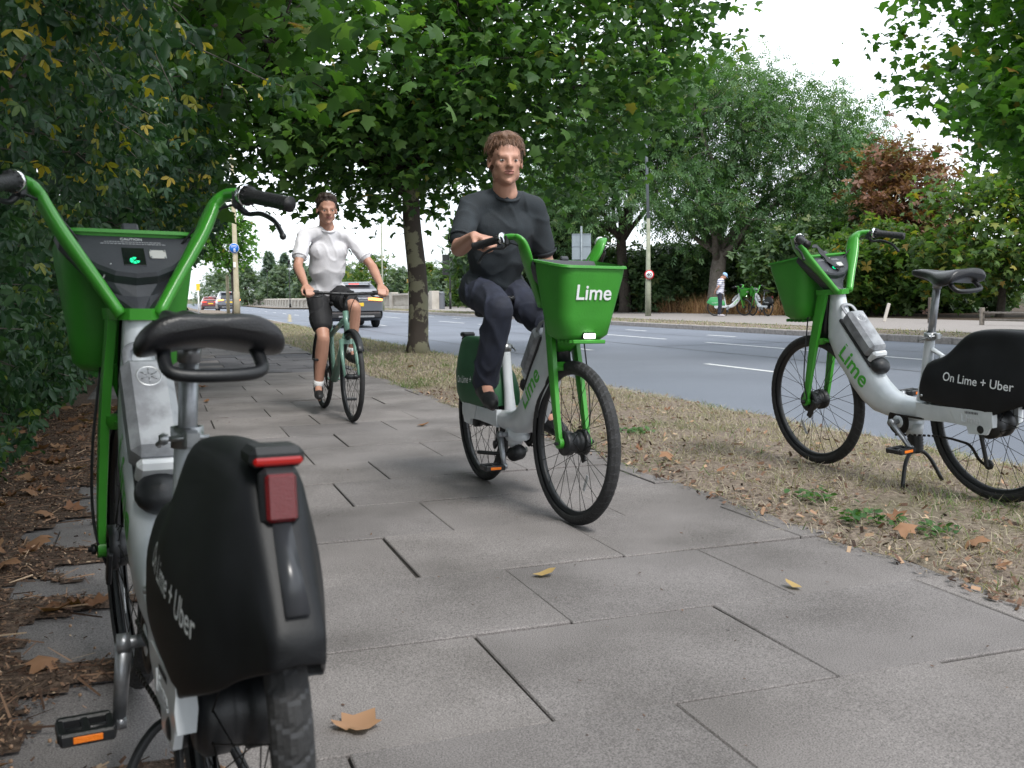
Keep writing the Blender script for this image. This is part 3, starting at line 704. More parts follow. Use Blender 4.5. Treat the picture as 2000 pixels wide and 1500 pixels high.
def face_bits(parent, M, brow=(.06, .035, .02)):
    BR = mat('eyebrow hair', brow, .8)
    for s in (1, -1):
        t = MB().ell((.0722, s*.031, -.001), (.0115, .0120, .0058), 12); e = MB(); e.add(t.v, t.f, True, M); eo = e.build('eye', EYEW, parent)
        t = MB().ell((.0808, s*.031, -.001), (.0044, .0052, .0052), 10); e = MB(); e.add(t.v, t.f, True, M); e.build('iris', IRIS, eo)
        t = MB().cap((.0845, s*.014, .0195), .0035, (.074, s*.046, .0205), .0025, 6); e = MB(); e.add(t.v, t.f, True, M); e.build('eyebrow', BR, parent)
    t = MB().cap((.0855, -.019, -.0500), .0040, (.0905, 0, -.0485), .0045, 6); t.cap((.0905, 0, -.0485), .0045, (.0855, .019, -.0500), .0040, 6)
    t.cap((.0845, -.016, -.0595), .0045, (.0895, 0, -.0610), .0058, 6); t.cap((.0895, 0, -.0610), .0058, (.0845, .016, -.0595), .0045, 6)
    e = MB(); e.add(t.v, t.f, True, M); e.build('lips', LIP, parent)
def hair(parent, M, m_, long_=0.0, seed=1):
    rnd = random.Random(seed); t = MB()
    t.ell((-.022, 0, .048), (.098, .081, .088), 20); t.ell((-.055, 0, .0), (.062, .077, .075), 16)
    for k in range(60 if long_ else 34):
        a = rnd.uniform(-1.15, 1.15); y = .070*math.sin(a); x = -.018 + .090*math.cos(a); q = rnd.random()
        top = Vector((x-.055*q-.02, y*.8, .128-.02*abs(y)/.07)); edge = Vector((x-.006+.008*q*long_, y*1.07+rnd.uniform(-.008, .010), .078-.010*q-.022*long_*q))
        md_ = (top+edge)/2 + Vector((.014, 0, .012)); t.cap(top, .012, md_, .011, 7); t.cap(md_, .011, edge, .006, 7)
    for s in (1, -1): t.cap((-.004, s*.073, .035), .014, (.004, s*.074, .008-.012*long_), .008, 8)
    # cut hairline away from the face
    e = MB(); e.add(t.v, t.f, True, M)
    h = blob('hair', e, m_, parent, .005, 2, .4, disp=.002, dscale=60)
    n = 1300 if long_ else 900; C = []; YW = []; PT = []
    for k in range(n):
        a = rnd.uniform(-2.9, 2.9); b = rnd.uniform(.10, 1.0)**.7; x = -.022+.100*math.cos(a)*math.sin(b*1.45); y = .083*math.sin(a)*math.sin(b*1.45); z = .048+.090*math.cos(b*1.45)
        if x > .03 and z < .085: continue
        C.append((x, y, z)); YW.append(a*.75 + rnd.uniform(-.22, .22)); PT.append(b*1.30 - .02 + rnd.uniform(-.12, .06))
    T, F = T_arr_([(0, -.045, 0), (0, .045, 0), (.5, -.03, .10), (.5, .03, .10), (1, 0, .0)]), np.array([(0, 1, 2), (1, 3, 2), (2, 3, 4)])
    V, Fs, r = scatter_(np.array(C), (.040 if long_ else .024)*RNG.uniform(.6, 1.3, len(C)), (T, F), np.array(YW), np.array(PT))
    V = np.array([tuple(M @ Vector(v)) for v in V.tolist()]); link(bpy.data.objects.new('hair_strands', np_mesh('hair_strands', V, Fs, m_, r, False)), h)['kind'] = 'stuff'
    return h
def rider(name, bike, J, skin_m, shirt_m, leg_m, shoe_m, hair_m, label, shorts=False, long_=0.0, hold=('R', 'L'), sock=None, vox=.0065, sleeve=.60, headup=(0, 0, 1)):
    """J: joints in bicycle coordinates"""
    M = bike.matrix_world.copy(); V_ = lambda k: M @ Vector(J[k]); D_ = lambda v: M.to_3x3() @ Vector(v)
    root = bpy.data.objects.new(name, None); link(root); root.location = (M @ Vector((.2, 0, 0))).xy.to_3d()
    T = Matrix.Translation(-root.location)
    def G_(mb): mb.v = [tuple(Vector(v)-root.location) for v in mb.v]; return mb
    hipc = V_('hip'); lat = D_((0, 1, 0)); fw = D_((1, 0, 0)); up = Vector((0, 0, 1))
    hipR, hipL = hipc - lat*.075, hipc + lat*.075; sh = V_('chest'); shR, shL = V_('shR'), V_('shL'); nk = V_('neck'); hd = V_('head')
    HM = head_M(hd, D_(J['look']), headup)
    tors = (nk-hipc).normalized(); waist = hipc.lerp(nk, .38) - D_((.0, 0, 0))
    b = MB(); head_shapes(b, HM); b.cap(HM @ Vector((-.028, 0, -.10)), .054, nk, .060)
    b.cap(hipR, .085, hipL, .085); b.cap(hipc, .100, waist, .090); b.cap(waist, .090, sh, .100); b.cap(sh-lat*.055, .090, sh+lat*.055, .090)
    b.cap(nk-tors*.02, .040, shR, .036); b.cap(nk-tors*.02, .040, shL, .036); b.cap(sh, .085, nk-tors*.05, .055)
    for q in ('R', 'L'):
        hp = hipR if q == 'R' else hipL; s_, e_, w_ = V_('sh'+q), V_('el'+q), V_('wr'+q)
        b.cap(s_, .044, e_, .036, 12); fm = e_.lerp(w_, .3); b.cap(e_, .039, fm, .039, 12); b.cap(fm, .039, w_, .025, 12)
        kn, an, to = V_('kn'+q), V_('an'+q), V_('to'+q)
        md = hp.lerp(kn, .45); b.cap(hp, .078, md, .070, 14); b.cap(md, .070, kn, .050, 14)
        cf = kn.lerp(an, .32) - (D_((1, 0, 0)) if True else 0)*.012; b.cap(kn, .052, cf, .055, 12); b.cap(cf, .055, an, .034, 12); b.cap(an, .036, to, .028, 10)
        sd_ = 1 if q == 'R' else -1
        hand(b, w_, D_(J['hd'+q]), D_(J['hu'+q]), sd_ * J.get('thumb'+q, 1), curl=J.get('curl', 1.0))
    body = blob('body', G_(b), skin_m, root, vox, 5, .5)
    HL = HM.copy(); HL.translation = HM.translation - root.location
    face_bits(body, HL); hair(root, HL, hair_m, long_, 3)
    # shirt
    b = MB(); ex = .022
    hem = hipc + tors*.01
    b.cap(hem-lat*.055, .098+ex, hem+lat*.055, .098+ex); b.cap(hem, .112, waist, .108+ex); b.cap(waist, .108+ex, sh-tors*.03, .100+ex); b.cap(sh-lat*.055+tors*.02, .086+ex, sh+lat*.055+tors*.02, .086+ex); b.cap(waist-lat*.035, .100+ex, waist+lat*.035, .100+ex); b.cap(waist.lerp(sh, .5)-lat*.04, .092+ex, waist.lerp(sh, .5)+lat*.04, .092+ex)
    b.cap(nk-tors*.012, .052, shR, .046+ex*.6); b.cap(nk-tors*.012, .052, shL, .046+ex*.6); b.cap(sh, .10, nk-tors*.03, .072)
    for q in ('R', 'L'):
        s_, e_, w_ = V_('sh'+q), V_('el'+q), V_('wr'+q)
        b.cap(s_, .046+ex*.6, s_.lerp(e_, sleeve*.6), .050+ex*.5, 12); b.cap(s_.lerp(e_, sleeve*.6), .050+ex*.5, s_.lerp(e_, sleeve), .054+ex*.5, 12)
    so = blob('shirt', G_(b), shirt_m, root, .009, 34, .6, disp=.006, dscale=11)
    ux = lat; uy = tors.cross(lat).normalized(); ring = []
    for k in range(25): a = 2*math.pi*k/24; ring.append(nk + tors*(.004-.014*math.cos(a-math.pi/2)*(-1)) + ux*.067*math.cos(a) + uy*.066*math.sin(a))
    b = MB().tube(ring, .0075, 8); G_(b).build('collar', shirt_m, so)
    for q in ('R', 'L'):
        s_, e_ = V_('sh'+q), V_('el'+q); p_ = s_.lerp(e_, sleeve+.07); dd = (e_-s_).normalized(); b = MB().lathe([(.052+ex*.35, -.006), (.056+ex*.35, 0), (.052+ex*.35, .006)], 24, 'z')
        Mq = dd.to_track_quat('Z', 'Y').to_matrix().to_4x4(); Mq.translation = p_; b2 = MB(); b2.add(b.v, b.f, True, Mq); G_(b2).build('cuff', shirt_m, so)
    # legs cover
    b = MB(); ex = .014
    b.cap(hipR, .084+ex, hipL, .084+ex); b.cap(hipc, .100+ex, hipc+tors*.06, .100+ex)
    for q in ('R', 'L'):
        hp = hipR if q == 'R' else hipL; kn, an = V_('kn'+q), V_('an'+q)
        if shorts: e = hp.lerp(kn, .70); b.cap(hp, .084+ex, e, .078+ex, 14)
        else:
            md = hp.lerp(kn, .45); b.cap(hp, .078+ex, md, .066+ex, 14); b.cap(md, .066+ex, kn, .053+ex, 14); b.cap(kn, .056+ex, kn.lerp(an, .5), .054+ex, 12); b.cap(kn.lerp(an, .5), .054+ex, an.lerp(kn, .06), .050+ex, 12)
    blob('shorts' if shorts else 'trousers', G_(b), leg_m, root, .009, 3, .5, disp=.010, dscale=9)
    for q in ('R', 'L'):
        an, to, kn = V_('an'+q), V_('to'+q), V_('kn'+q); f = (to-an); f.z *= .4; f.normalize(); heel = an - f*.055 - up*.045; ball = to - up*.005
        b = MB(); b.cap(heel, .034, ball, .040, 12); b.cap(ball, .040, ball + f*.055, .027, 12); b.cap(an - up*.01, .043, ball - f*.05 + up*.01, .036, 12); b.cap(heel, .036, an-f*.01, .040)
        sho = blob('shoe', G_(b), shoe_m, root, .007, 3, .5)
        b = MB(); z0 = min(heel.z, ball.z); b.cap(heel - up*.026, .016, ball - up*.030, .016); b.cap(ball - up*.030, .016, ball + f*.06 - up*.022, .012)
        blob('sole', G_(b), mat('shoe sole', (.06, .05, .05), .7) if not sock else mat('brown sole', (.16, .09, .06), .7), sho, .008, 1, .4)
        if sock:
            b = MB(); b.tube([an.lerp(kn, .0), an.lerp(kn, .14)], [.043, .040], 14); G_(b).build('sock', sock, root)
    tag(root, label, 'person'); return root
SWEAT = mat('dark sweatshirt', (.018, .024, .030), .85, var=.25, scale=14, bump=.25, bscale=220)
NAVY = mat('navy trousers', (.017, .021, .038), .8, var=.3, scale=10, bump=.2, bscale=200)
TEE = mat('white tee shirt', (.68, .67, .70), .85, var=.05, scale=8, bump=.2, bscale=220)
BSHORT = mat('black shorts', (.010, .010, .012), .75, bump=.15, bscale=150)
SHOEB = mat('black shoe', (.012, .012, .013), .55, bump=.2, bscale=120)
HAIR1 = mat('light brown hair', (.17, .085, .045), .55, col2=(.09, .045, .025), scale=70, bump=.5, bscale=120)
HAIR2 = mat('dark brown hair', (.040, .022, .014), .55, col2=(.02, .012, .008), scale=70, bump=.5, bscale=120)
J1 = dict(hip=(.17, 0, .975), chest=(.29, 0, 1.255), neck=(.355, 0, 1.425), head=(.41, -.02, 1.575), look=(1, -.15, -.08),
          shR=(.32, -.165, 1.375), shL=(.32, .165, 1.375), elR=(.47, -.275, 1.165), elL=(.25, .255, 1.11), wrR=(.715, -.285, 1.205), wrL=(.50, .150, 1.00),
          hdR=(.85, .35, -.18), huR=(.15, 0, 1), hdL=(.85, -.25, -.40), huL=(.3, .15, 1),
          knR=(.56, -.115, .885), anR=(.40, -.135, .535), toR=(.52, -.15, .475), knL=(.57, .13, .80), anL=(.46, .15, .385), toL=(.57, .165, .335), curl=1.15)
rider('person', BIKES['mb'], J1, SKIN, SWEAT, NAVY, SHOEB, HAIR1, 'man in a dark sweatshirt and navy trousers riding a green hire bicycle', long_=1.0, hold=('R',), sleeve=.72)

# ================================================================ mint green city bicycle of the second rider
MINT = mat('mint green paint', (.13, .24, .19), .35, coat=.3, var=.1)
def city_bike():
    root = empty('city_bicycle'); Rw = .345
    for nm, x in (('rear_wheel', 0), ('front_wheel', 1.06)): wheel(root, nm, x, .022, .045, 28, Rw, .019, many=True, tread=False, stripe=False)
    bb = Vector((.44, 0, .28)); st = Vector((.30, 0, .74)); ht = Vector((.86, 0, .84)); hb = Vector((.905, 0, .66))
    m_ = MB(); m_.tube([bb, st], .018, 12); m_.tube([bb, hb], .032, 14); m_.tube([hb-Vector((0, 0, -.02)), ht], .024, 12); m_.tube([ht-Vector((-.01, 0, .05)), st-Vector((-.03, 0, .10))], .020, 12)
    for s in (1, -1): m_.tube([(.42, s*.04, .28), (.2, s*.06, .32), (0, s*.062, Rw)], .011, 8); m_.tube([(.315, s*.02, .66), (0, s*.062, Rw)], .009, 8)
    m_.build('frame', MINT, root)
    m_ = MB(); m_.tube([hb, hb+Vector((.015, 0, -.05))], .024, 12)
    m_.rings([[Vector((x, s, z)) for x, s, z in ((.90, -.055, .63), (.94, -.055, .63), (.94, .055, .63), (.90, .055, .63))], [Vector((x, s, z)) for x, s, z in ((.91, -.055, .59), (.95, -.055, .59), (.95, .055, .59), (.91, .055, .59))]], sm=False)
    for s in (1, -1): m_.tube([(.925, s*.05, .62), (.975, s*.055, .5), (1.06, s*.055, Rw)], [.018, .015, .010], 10)
    m_.build('fork', MINT, root)
    m_ = MB(); m_.tube([st, st+Vector((-.03, 0, .14))], .014, 10); m_.build('seat_post', BLACK, root)
    sadd = MB(); sadd.rings([[Vector((x, w_*math.cos(2*math.pi*k/14), z+th*math.sin(2*math.pi*k/14))) for k in range(14)] for x, w_, z, th in ((.42, .01, .90, .008), (.40, .022, .90, .018), (.30, .03, .895, .022), (.22, .06, .90, .026), (.17, .075, .905, .024), (.155, .05, .905, .01))])
    sadd.build('saddle', SADDLE, root)
    m_ = MB(); m_.tube([ht, ht+Vector((-.02, 0, .10))], .019, 10); m_.tube([ht+Vector((-.02, 0, .10)), ht+Vector((.05, 0, .135))], .017, 10)
    c = ht+Vector((.05, 0, .135)); m_.tube(catmull([c+Vector((-.05, -.30, .012)), c+Vector((-.01, -.15, .005)), c, c+Vector((-.01, .15, .005)), c+Vector((-.05, .30, .012))], 5), .0125, 10)
    m_.box(c+Vector((-.005, .03, .02)), (.03, .05, .012), bev=.003); m_.build('handlebar', BLACK, root)
    for s in (1, -1):
        m_ = MB(); m_.tube([c+Vector((-.028, s*.21, .009)), c+Vector((-.052, s*.325, .014))], .0175, 12); g = m_.build('grip', GRIP, root)
        m_ = MB(); m_.tube([c+Vector((-.01, s*.19, .0)), c+Vector((.03, s*.20, -.02)), c+Vector((.03, s*.28, -.03))], .006, 6); m_.build('brake_lever', BLACK, root)
        m_ = MB(); m_.tube(catmull([c+Vector((.02, s*.18, 0)), c+Vector((.10, s*.08, .01)), c+Vector((.08, s*.02, -.08)), c+Vector((.05, 0, -.22))], 6), .0028, 6); m_.build('brake_cable', BLACK, root)
    MB().lathe([(.085, -.003), (.088, 0), (.085, .003), (.06, .003), (.06, -.003)], 32, 'y', bb+Vector((0, -.05, 0)), closed=True).build('chainring', CHAINM, root)
    for s in (1, -1):
        v = Vector((.01, 0, -.165*s)); m_ = MB(); m_.tube([bb+Vector((0, s*.065, 0)), bb+v+Vector((0, s*.08, 0))], .011, 8); m_.build('crank_arm', BLACK, root)
        MB().box(bb+v+Vector((0, s*.13, 0)), (.08, .09, .02), bev=.005).build('pedal', BLACK, root)
    m_ = MB(); m_.tube([bb+Vector((0, -.052, .085)), Vector((0, -.052, Rw+.045))], .004, 5); m_.tube([bb+Vector((0, -.052, -.085)), Vector((0, -.052, Rw-.045))], .004, 5); m_.build('chain', CHAINM, root)
    # narrow black mudguard and brakes
    for x, a0, a1, nm in ((1.06, 35, 150, 'front_mudguard'), (0, 20, 170, 'rear_mudguard')):
        rg = []
        for k in range(15):
            a = R_(a0+(a1-a0)*k/14); r1 = Rw+.012
            rg.append([Vector((x+r1*math.cos(a), -.026, Rw+r1*math.sin(a)-.006*0)), Vector((x+(r1+.008)*math.cos(a), -.012, Rw+(r1+.008)*math.sin(a))), Vector((x+(r1+.008)*math.cos(a), .012, Rw+(r1+.008)*math.sin(a))), Vector((x+r1*math.cos(a), .026, Rw+r1*math.sin(a)))])
        m_ = MB().rings(rg, close=False, caps=False); o = m_.build(nm, BLACK, root); o.modifiers.new('t', 'SOLIDIFY').thickness = .002
    return root
cb = city_bike()
cb.matrix_world = Matrix.Translation((-1.629, 8.546, 0)) @ Matrix.Rotation(R_(-67.6), 4, 'Z') @ Matrix.Rotation(R_(-1), 4, 'X')
tag(cb, 'mint green city bicycle ridden by the man in the white tee shirt', 'bicycle')
J2 = dict(hip=(.22, -.01, .985), chest=(.34, -.02, 1.31), neck=(.41, -.04, 1.505), head=(.46, -.055, 1.655), look=(1, -.02, -.18),
          shR=(.38, -.225, 1.445), shL=(.38, .150, 1.445), elR=(.53, -.305, 1.19), elL=(.53, .300, 1.20), wrR=(.80, -.295, 1.035), wrL=(.80, .30, 1.04),
          hdR=(.85, .15, -.35), huR=(.25, 0, 1), hdL=(.85, -.15, -.35), huL=(.25, 0, 1),
          knR=(.50, -.10, .62), anR=(.40, -.125, .215), toR=(.50, -.14, .165), knL=(.64, .125, .87), anL=(.50, .13, .50), toL=(.60, .14, .46), curl=1.15)
rider('person', cb, J2, SKIN2, TEE, BSHORT, SHOEB, HAIR2, 'man in a white tee shirt and black shorts riding a mint bicycle', shorts=True, sock=mat('white sock', (.7, .7, .7), .9), sleeve=.62)

# ================================================================ man in a cap looking at the bicycles across the road
def standing_man():
    root = empty('person', (8.02, 38.4, .06), R_(-10))   # +x is towards the bicycles
    b = MB(); HM = head_M((.17, 0, 1.545), (.8, 0, -.75)); head_shapes(b, HM)
    b.cap((.02, 0, 1.0), .12, (.03, 0, 1.22), .125); b.cap((.03, -.06, 1.33), .115, (.03, .06, 1.33), .115); b.cap((.04, 0, 1.36), .09, (.13, 0, 1.47), .055)
    for s in (1, -1):
        b.cap((.06, s*.17, 1.38), .052, (-.06, s*.235, 1.13), .04); b.cap((-.06, s*.235, 1.13), .038, (-.17, s*.06, .97), .026)
        f = Vector((-.2, -s*.5, -.4)); hand(b, Vector((-.17, s*.06, .97)), f, Vector((-1, 0, .2)), s)
        b.cap((.0, s*.085, .95), .085, (.02, s*.09, .50), .052); b.cap((.02, s*.09, .50), .05, (-.01, s*.09, .09), .034); b.cap((-.02, s*.09, .05), .036, (.12, s*.11, .03), .026)
    blob('body', b, SKIN2, root, .011, 3); face_bits(root, HM)
    STR = bpy.data.materials.new('striped tee'); STR.use_nodes = True; t = STR.node_tree; bs = t.nodes['Principled BSDF']; bs.inputs['Roughness'].default_value = .85
    tc_ = t.nodes.new('ShaderNodeTexCoord'); wv = t.nodes.new('ShaderNodeTexWave'); wv.bands_direction = 'Z'; wv.inputs['Scale'].default_value = 4.2; wv.inputs['Distortion'].default_value = .6; wv.inputs['Detail Scale'].default_value = .4
    rp = t.nodes.new('ShaderNodeValToRGB'); rp.color_ramp.interpolation = 'CONSTANT'; rp.color_ramp.elements[0].color = (.75, .75, .80, 1); rp.color_ramp.elements[1].position = .68; rp.color_ramp.elements[1].color = (.09, .10, .26, 1)
    t.links.new(tc_.outputs['Object'], wv.inputs['Vector']); t.links.new(wv.outputs['Fac'], rp.inputs['Fac']); t.links.new(rp.outputs['Color'], bs.inputs['Base Color'])
    b = MB(); b.cap((.0, -.05, .93), .135, (.0, .05, .93), .135); b.cap((.01, 0, .95), .14, (.03, 0, 1.22), .145); b.cap((.03, -.06, 1.33), .13, (.03, .06, 1.33), .13); b.cap((.04, 0, 1.36), .10, (.09, 0, 1.41), .075)
    for s in (1, -1): b.cap((.06, s*.16, 1.38), .07, (-.01, s*.215, 1.22), .066)
    blob('shirt', b, STR, root, .011, 3, disp=.008)
    b = MB(); b.cap((0, -.06, .93), .12, (0, .06, .93), .12)
    for s in (1, -1): b.cap((0, s*.085, .93), .10, (.02, s*.09, .5), .075); b.cap((.02, s*.09, .5), .075, (-.01, s*.09, .12), .068)
    blob('trousers', b, NAVY, root, .011, 3, disp=.008)
    for s in (1, -1):
        b = MB(); b.cap((-.04, s*.09, .05), .042, (.12, s*.11, .04), .042); b.cap((.12, s*.11, .04), .042, (.17, s*.115, .035), .03); blob('shoe', b, mat('pale grey shoe', (.45, .42, .45), .6), root, .01, 2)
    b = MB(); t_ = MB().ell((-.015, 0, .058), (.105, .084, .075), 20); b.add(t_.v, t_.f, True, HM); cp = b.build('cap', mat('pale blue cap', (.30, .50, .75), .8), root)
    t_ = MB().rings([[(.06+.10*math.cos(a)*k, .075*math.sin(a)*(.6+.4*k), .052-.012*k*k) for a in [R_(-80+160*i/10) for i in range(11)]] for k in (0, .5, 1)], close=False, caps=False)
    b = MB(); b.add(t_.v, t_.f, True, HM); v = b.build('cap_peak', cp.data.materials[0], cp); v.modifiers.new('t', 'SOLIDIFY').thickness = .004
    b = MB(); t_ = MB().ell((-.05, 0, .0), (.055, .074, .05), 14); b.add(t_.v, t_.f, True, HM); blob('hair', b, mat('grey hair', (.12, .11, .10), .7), root, .009, 1)
    tag(root, 'man in a pale blue cap and striped tee shirt standing across the road', 'person')
standing_man()
# ================================================================ ground, path, road
def strip(name, t0, t1, s0, s1, z, m_, ds=2.0, dt=None, kind='structure', parent=None, zf=None, edge=0.0, skirt=0.0):
    """sheet laid along the street between t0 and t1; z may be a function of (s, t)"""
    ns = max(2, int((s1-s0)/ds)+1); nt_ = max(2, int((t1-t0)/dt)+1) if dt else 2; vs = []; fs = []
    for i in range(ns):
        s = s0+(s1-s0)*i/(ns-1)
        for j in range(nt_):
            t = t0+(t1-t0)*j/(nt_-1)
            zz = z(s, t) if callable(z) else z
            if edge and j in (0, nt_-1): t += edge*noise.noise(Vector((s*1.3, t*7, 1.7))) + edge*.5*noise.noise(Vector((s*5.3, t*7, 9)))
            vs.append(W(s, t, zz+zdrop(s)))
    for i in range(ns-1):
        for j in range(nt_-1): a = i*nt_+j; fs.append((a, a+1, a+nt_+1, a+nt_))
    me = bpy.data.meshes.new(name); me.from_pydata([tuple(v) for v in vs], [], fs); me.materials.append(m_)
    me.polygons.foreach_set('use_smooth', [True]*len(fs)); me.update()
    if me.polygons[0].normal.z < 0: me.flip_normals()
    o = link(bpy.data.objects.new(name, me), parent)
    if kind and parent is None: o['kind'] = kind
    return o
def ground_mat(name, stops, scale, bump, bscale, rough=.95, scale2=None, c3=None, thr3=(.5, .62), spec=.2):
    """two octaves of colour on world position"""
    m_ = bpy.data.materials.new(name); m_.use_nodes = True; t = m_.node_tree; b = t.nodes['Principled BSDF']; b.inputs['Roughness'].default_value = rough; b.inputs['Specular IOR Level'].default_value = spec
    g = t.nodes.new('ShaderNodeNewGeometry'); n = t.nodes.new('ShaderNodeTexNoise'); n.inputs['Scale'].default_value = scale; n.inputs['Detail'].default_value = 8; n.inputs['Roughness'].default_value = .72
    r = t.nodes.new('ShaderNodeValToRGB'); e = r.color_ramp.elements
    while len(e) < len(stops): e.new(.5)
    for i, (p, c) in enumerate(stops): e[i].position = p; e[i].color = (*c, 1)
    t.links.new(g.outputs['Position'], n.inputs['Vector']); t.links.new(n.outputs['Fac'], r.inputs['Fac']); out = r.outputs['Color']
    if scale2:
        n2 = t.nodes.new('ShaderNodeTexNoise'); n2.inputs['Scale'].default_value = scale2; n2.inputs['Detail'].default_value = 5; t.links.new(g.outputs['Position'], n2.inputs['Vector'])
        r2 = t.nodes.new('ShaderNodeValToRGB'); r2.color_ramp.elements[0].position = thr3[0]; r2.color_ramp.elements[1].position = thr3[1]
        mx_ = t.nodes.new('ShaderNodeMixRGB'); mx_.inputs['Color2'].default_value = (*c3, 1); t.links.new(n2.outputs['Fac'], r2.inputs['Fac']); t.links.new(r2.outputs['Color'], mx_.inputs['Fac']); t.links.new(out, mx_.inputs['Color1']); out = mx_.outputs['Color']
    t.links.new(out, b.inputs['Base Color'])
    nb = t.nodes.new('ShaderNodeTexNoise'); nb.inputs['Scale'].default_value = bscale; nb.inputs['Detail'].default_value = 5; t.links.new(g.outputs['Position'], nb.inputs['Vector'])
    bp = t.nodes.new('ShaderNodeBump'); bp.inputs['Strength'].default_value = bump; bp.inputs['Distance'].default_value = .01; t.links.new(nb.outputs['Fac'], bp.inputs['Height']); t.links.new(bp.outputs['Normal'], b.inputs['Normal'])
    return m_
def slab_mat(name, base, fleck=.35):
    """exposed grit paving: fine pale and dark flecks, broad grime, a tone of its own per slab"""
    m_ = bpy.data.materials.new(name); m_.use_nodes = True; t = m_.node_tree; b = t.nodes['Principled BSDF']; b.inputs['Roughness'].default_value = .88; b.inputs['Specular IOR Level'].default_value = .3
    g = t.nodes.new('ShaderNodeNewGeometry'); N = lambda sc_, d: (lambda n: (n.inputs['Scale'].__setattr__('default_value', sc_), n.inputs['Detail'].__setattr__('default_value', d), t.links.new(g.outputs['Position'], n.inputs['Vector']), n)[-1])(t.nodes.new('ShaderNodeTexNoise'))
    a = N(270, 3); r = t.nodes.new('ShaderNodeValToRGB'); e = r.color_ramp.elements; e[0].position = .33; e[0].color = (*[c*(1-fleck*1.2) for c in base], 1); e[1].position = .66; e[1].color = (*[c*(1+fleck) for c in base], 1)
    t.links.new(a.outputs['Fac'], r.inputs['Fac'])
    d = N(1.7, 6); rd = t.nodes.new('ShaderNodeValToRGB'); rd.color_ramp.elements[0].position = .3; rd.color_ramp.elements[0].color = (.62, .61, .60, 1); rd.color_ramp.elements[1].position = .62; rd.color_ramp.elements[1].color = (1.04, 1.03, 1.03, 1)
    t.links.new(d.outputs['Fac'], rd.inputs['Fac']); m1 = t.nodes.new('ShaderNodeMixRGB'); m1.blend_type = 'MULTIPLY'; m1.inputs['Fac'].default_value = 1; t.links.new(r.outputs['Color'], m1.inputs['Color1']); t.links.new(rd.outputs['Color'], m1.inputs['Color2'])
    oi = t.nodes.new('ShaderNodeObjectInfo'); ro_ = t.nodes.new('ShaderNodeValToRGB'); ro_.color_ramp.elements[0].color = (.87, .87, .88, 1); ro_.color_ramp.elements[1].color = (1.05, 1.04, 1.03, 1); t.links.new(oi.outputs['Random'], ro_.inputs['Fac'])
    m2 = t.nodes.new('ShaderNodeMixRGB'); m2.blend_type = 'MULTIPLY'; m2.inputs['Fac'].default_value = 1; t.links.new(m1.outputs['Color'], m2.inputs['Color1']); t.links.new(ro_.outputs['Color'], m2.inputs['Color2']); t.links.new(m2.outputs['Color'], b.inputs['Base Color'])
    bp = t.nodes.new('ShaderNodeBump'); bp.inputs['Strength'].default_value = .35; bp.inputs['Distance'].default_value = .004; t.links.new(a.outputs['Fac'], bp.inputs['Height']); t.links.new(bp.outputs['Normal'], b.inputs['Normal'])
    return m_
PAVE = slab_mat('grit paving', (.203, .190, .185), .42); PAVE2 = slab_mat('dark asphalt patch', (.12, .12, .13), .5)
SOIL = ground_mat('soil and rotted leaf', [(.35, (.038, .027, .021)), (.5, (.095, .065, .048)), (.66, (.19, .135, .10))], 45, .8, 90)
VERGE = ground_mat('dry verge soil', [(.32, (.09, .068, .054)), (.5, (.185, .148, .120)), (.68, (.33, .275, .22))], 38, .9, 80, scale2=1.3, c3=(.13, .12, .075), thr3=(.52, .70))
ASPH = ground_mat('road asphalt', [(.36, (.105, .118, .145)), (.5, (.150, .168, .205)), (.64, (.215, .238, .285))], 160, .5, 190, rough=.72, scale2=.35, c3=(.13, .145, .178), thr3=(.42, .62), spec=.5)
FARPAV = ground_mat('far pavement', [(.35, (.20, .18, .17)), (.65, (.30, .275, .26))], 30, .3, 60)
FARG = ground_mat('far ground', [(.3, (.06, .075, .03)), (.7, (.14, .13, .07))], .5, .3, 3)
WOODF = ground_mat('wood floor', [(.35, (.03, .025, .018)), (.65, (.09, .06, .04))], 8, .8, 20)
PAINT = mat('road paint', (.62, .63, .64), .7, var=.15, scale=14, world=True); PAINTY = mat('yellow road paint', (.55, .42, .14), .7, var=.2, scale=14, world=True)
KERB = mat('granite kerb', (.22, .20, .19), .85, col2=(.36, .33, .31), scale=14, bump=.5, bscale=60, world=True)
g = MB(); g.add([(-2500, -300, -.75), (2500, -300, -.75), (2500, 4000, -.75), (-2500, 4000, -.75)], [(0, 1, 2, 3)], False); g.build('terrain', FARG)['kind'] = 'structure'
strip('path_bed', -.75, 2.62, -2, 30.5, -.012, mat('joint dirt', (.035, .030, .026), .95, world=True, var=.4, scale=30))
strip('path_beyond', -.75, 2.5, 30.5, 320, -.004, PAVE, ds=5)
strip('soil_border', -34, -.7, -6, 320, lambda s, t: .012 + .05*max(0, min(1, (-.9-t)/1.5)), SOIL, ds=1.5, dt=1.2)
strip('road', 4.30, 14.32, -8, 320, -.08, ASPH, ds=5)
strip('far_pavement', 16.2, 23.0, -8, 320, .060, FARPAV, ds=5)
strip('wood_floor', 23.0, 90, -8, 160, .055, WOODF, ds=5)
def verge_z(s, t):
    k = math.sin(math.pi*min(1, max(0, (t-2.40)/2.0)))**.6
    return -.004 + .052*k + .010*noise.noise(Vector((s*1.4, t*1.6, 0)))*k + .006*noise.noise(Vector((s*6, t*6, 4)))*min(1, k*2)
strip('near_verge', 2.40, 4.28, -2, 34, verge_z, VERGE, ds=.16, dt=.14, edge=.16)
strip('near_verge_beyond', 2.42, 4.28, 34, 320, .03, VERGE, ds=4)
strip('far_verge', 14.50, 16.2, -8, 110, lambda s, t: .045 + .03*math.sin(math.pi*(t-14.5)/1.7), VERGE, ds=.8, dt=.28)
strip('far_verge_beyond', 14.50, 16.2, 110, 320, .05, VERGE, ds=5)
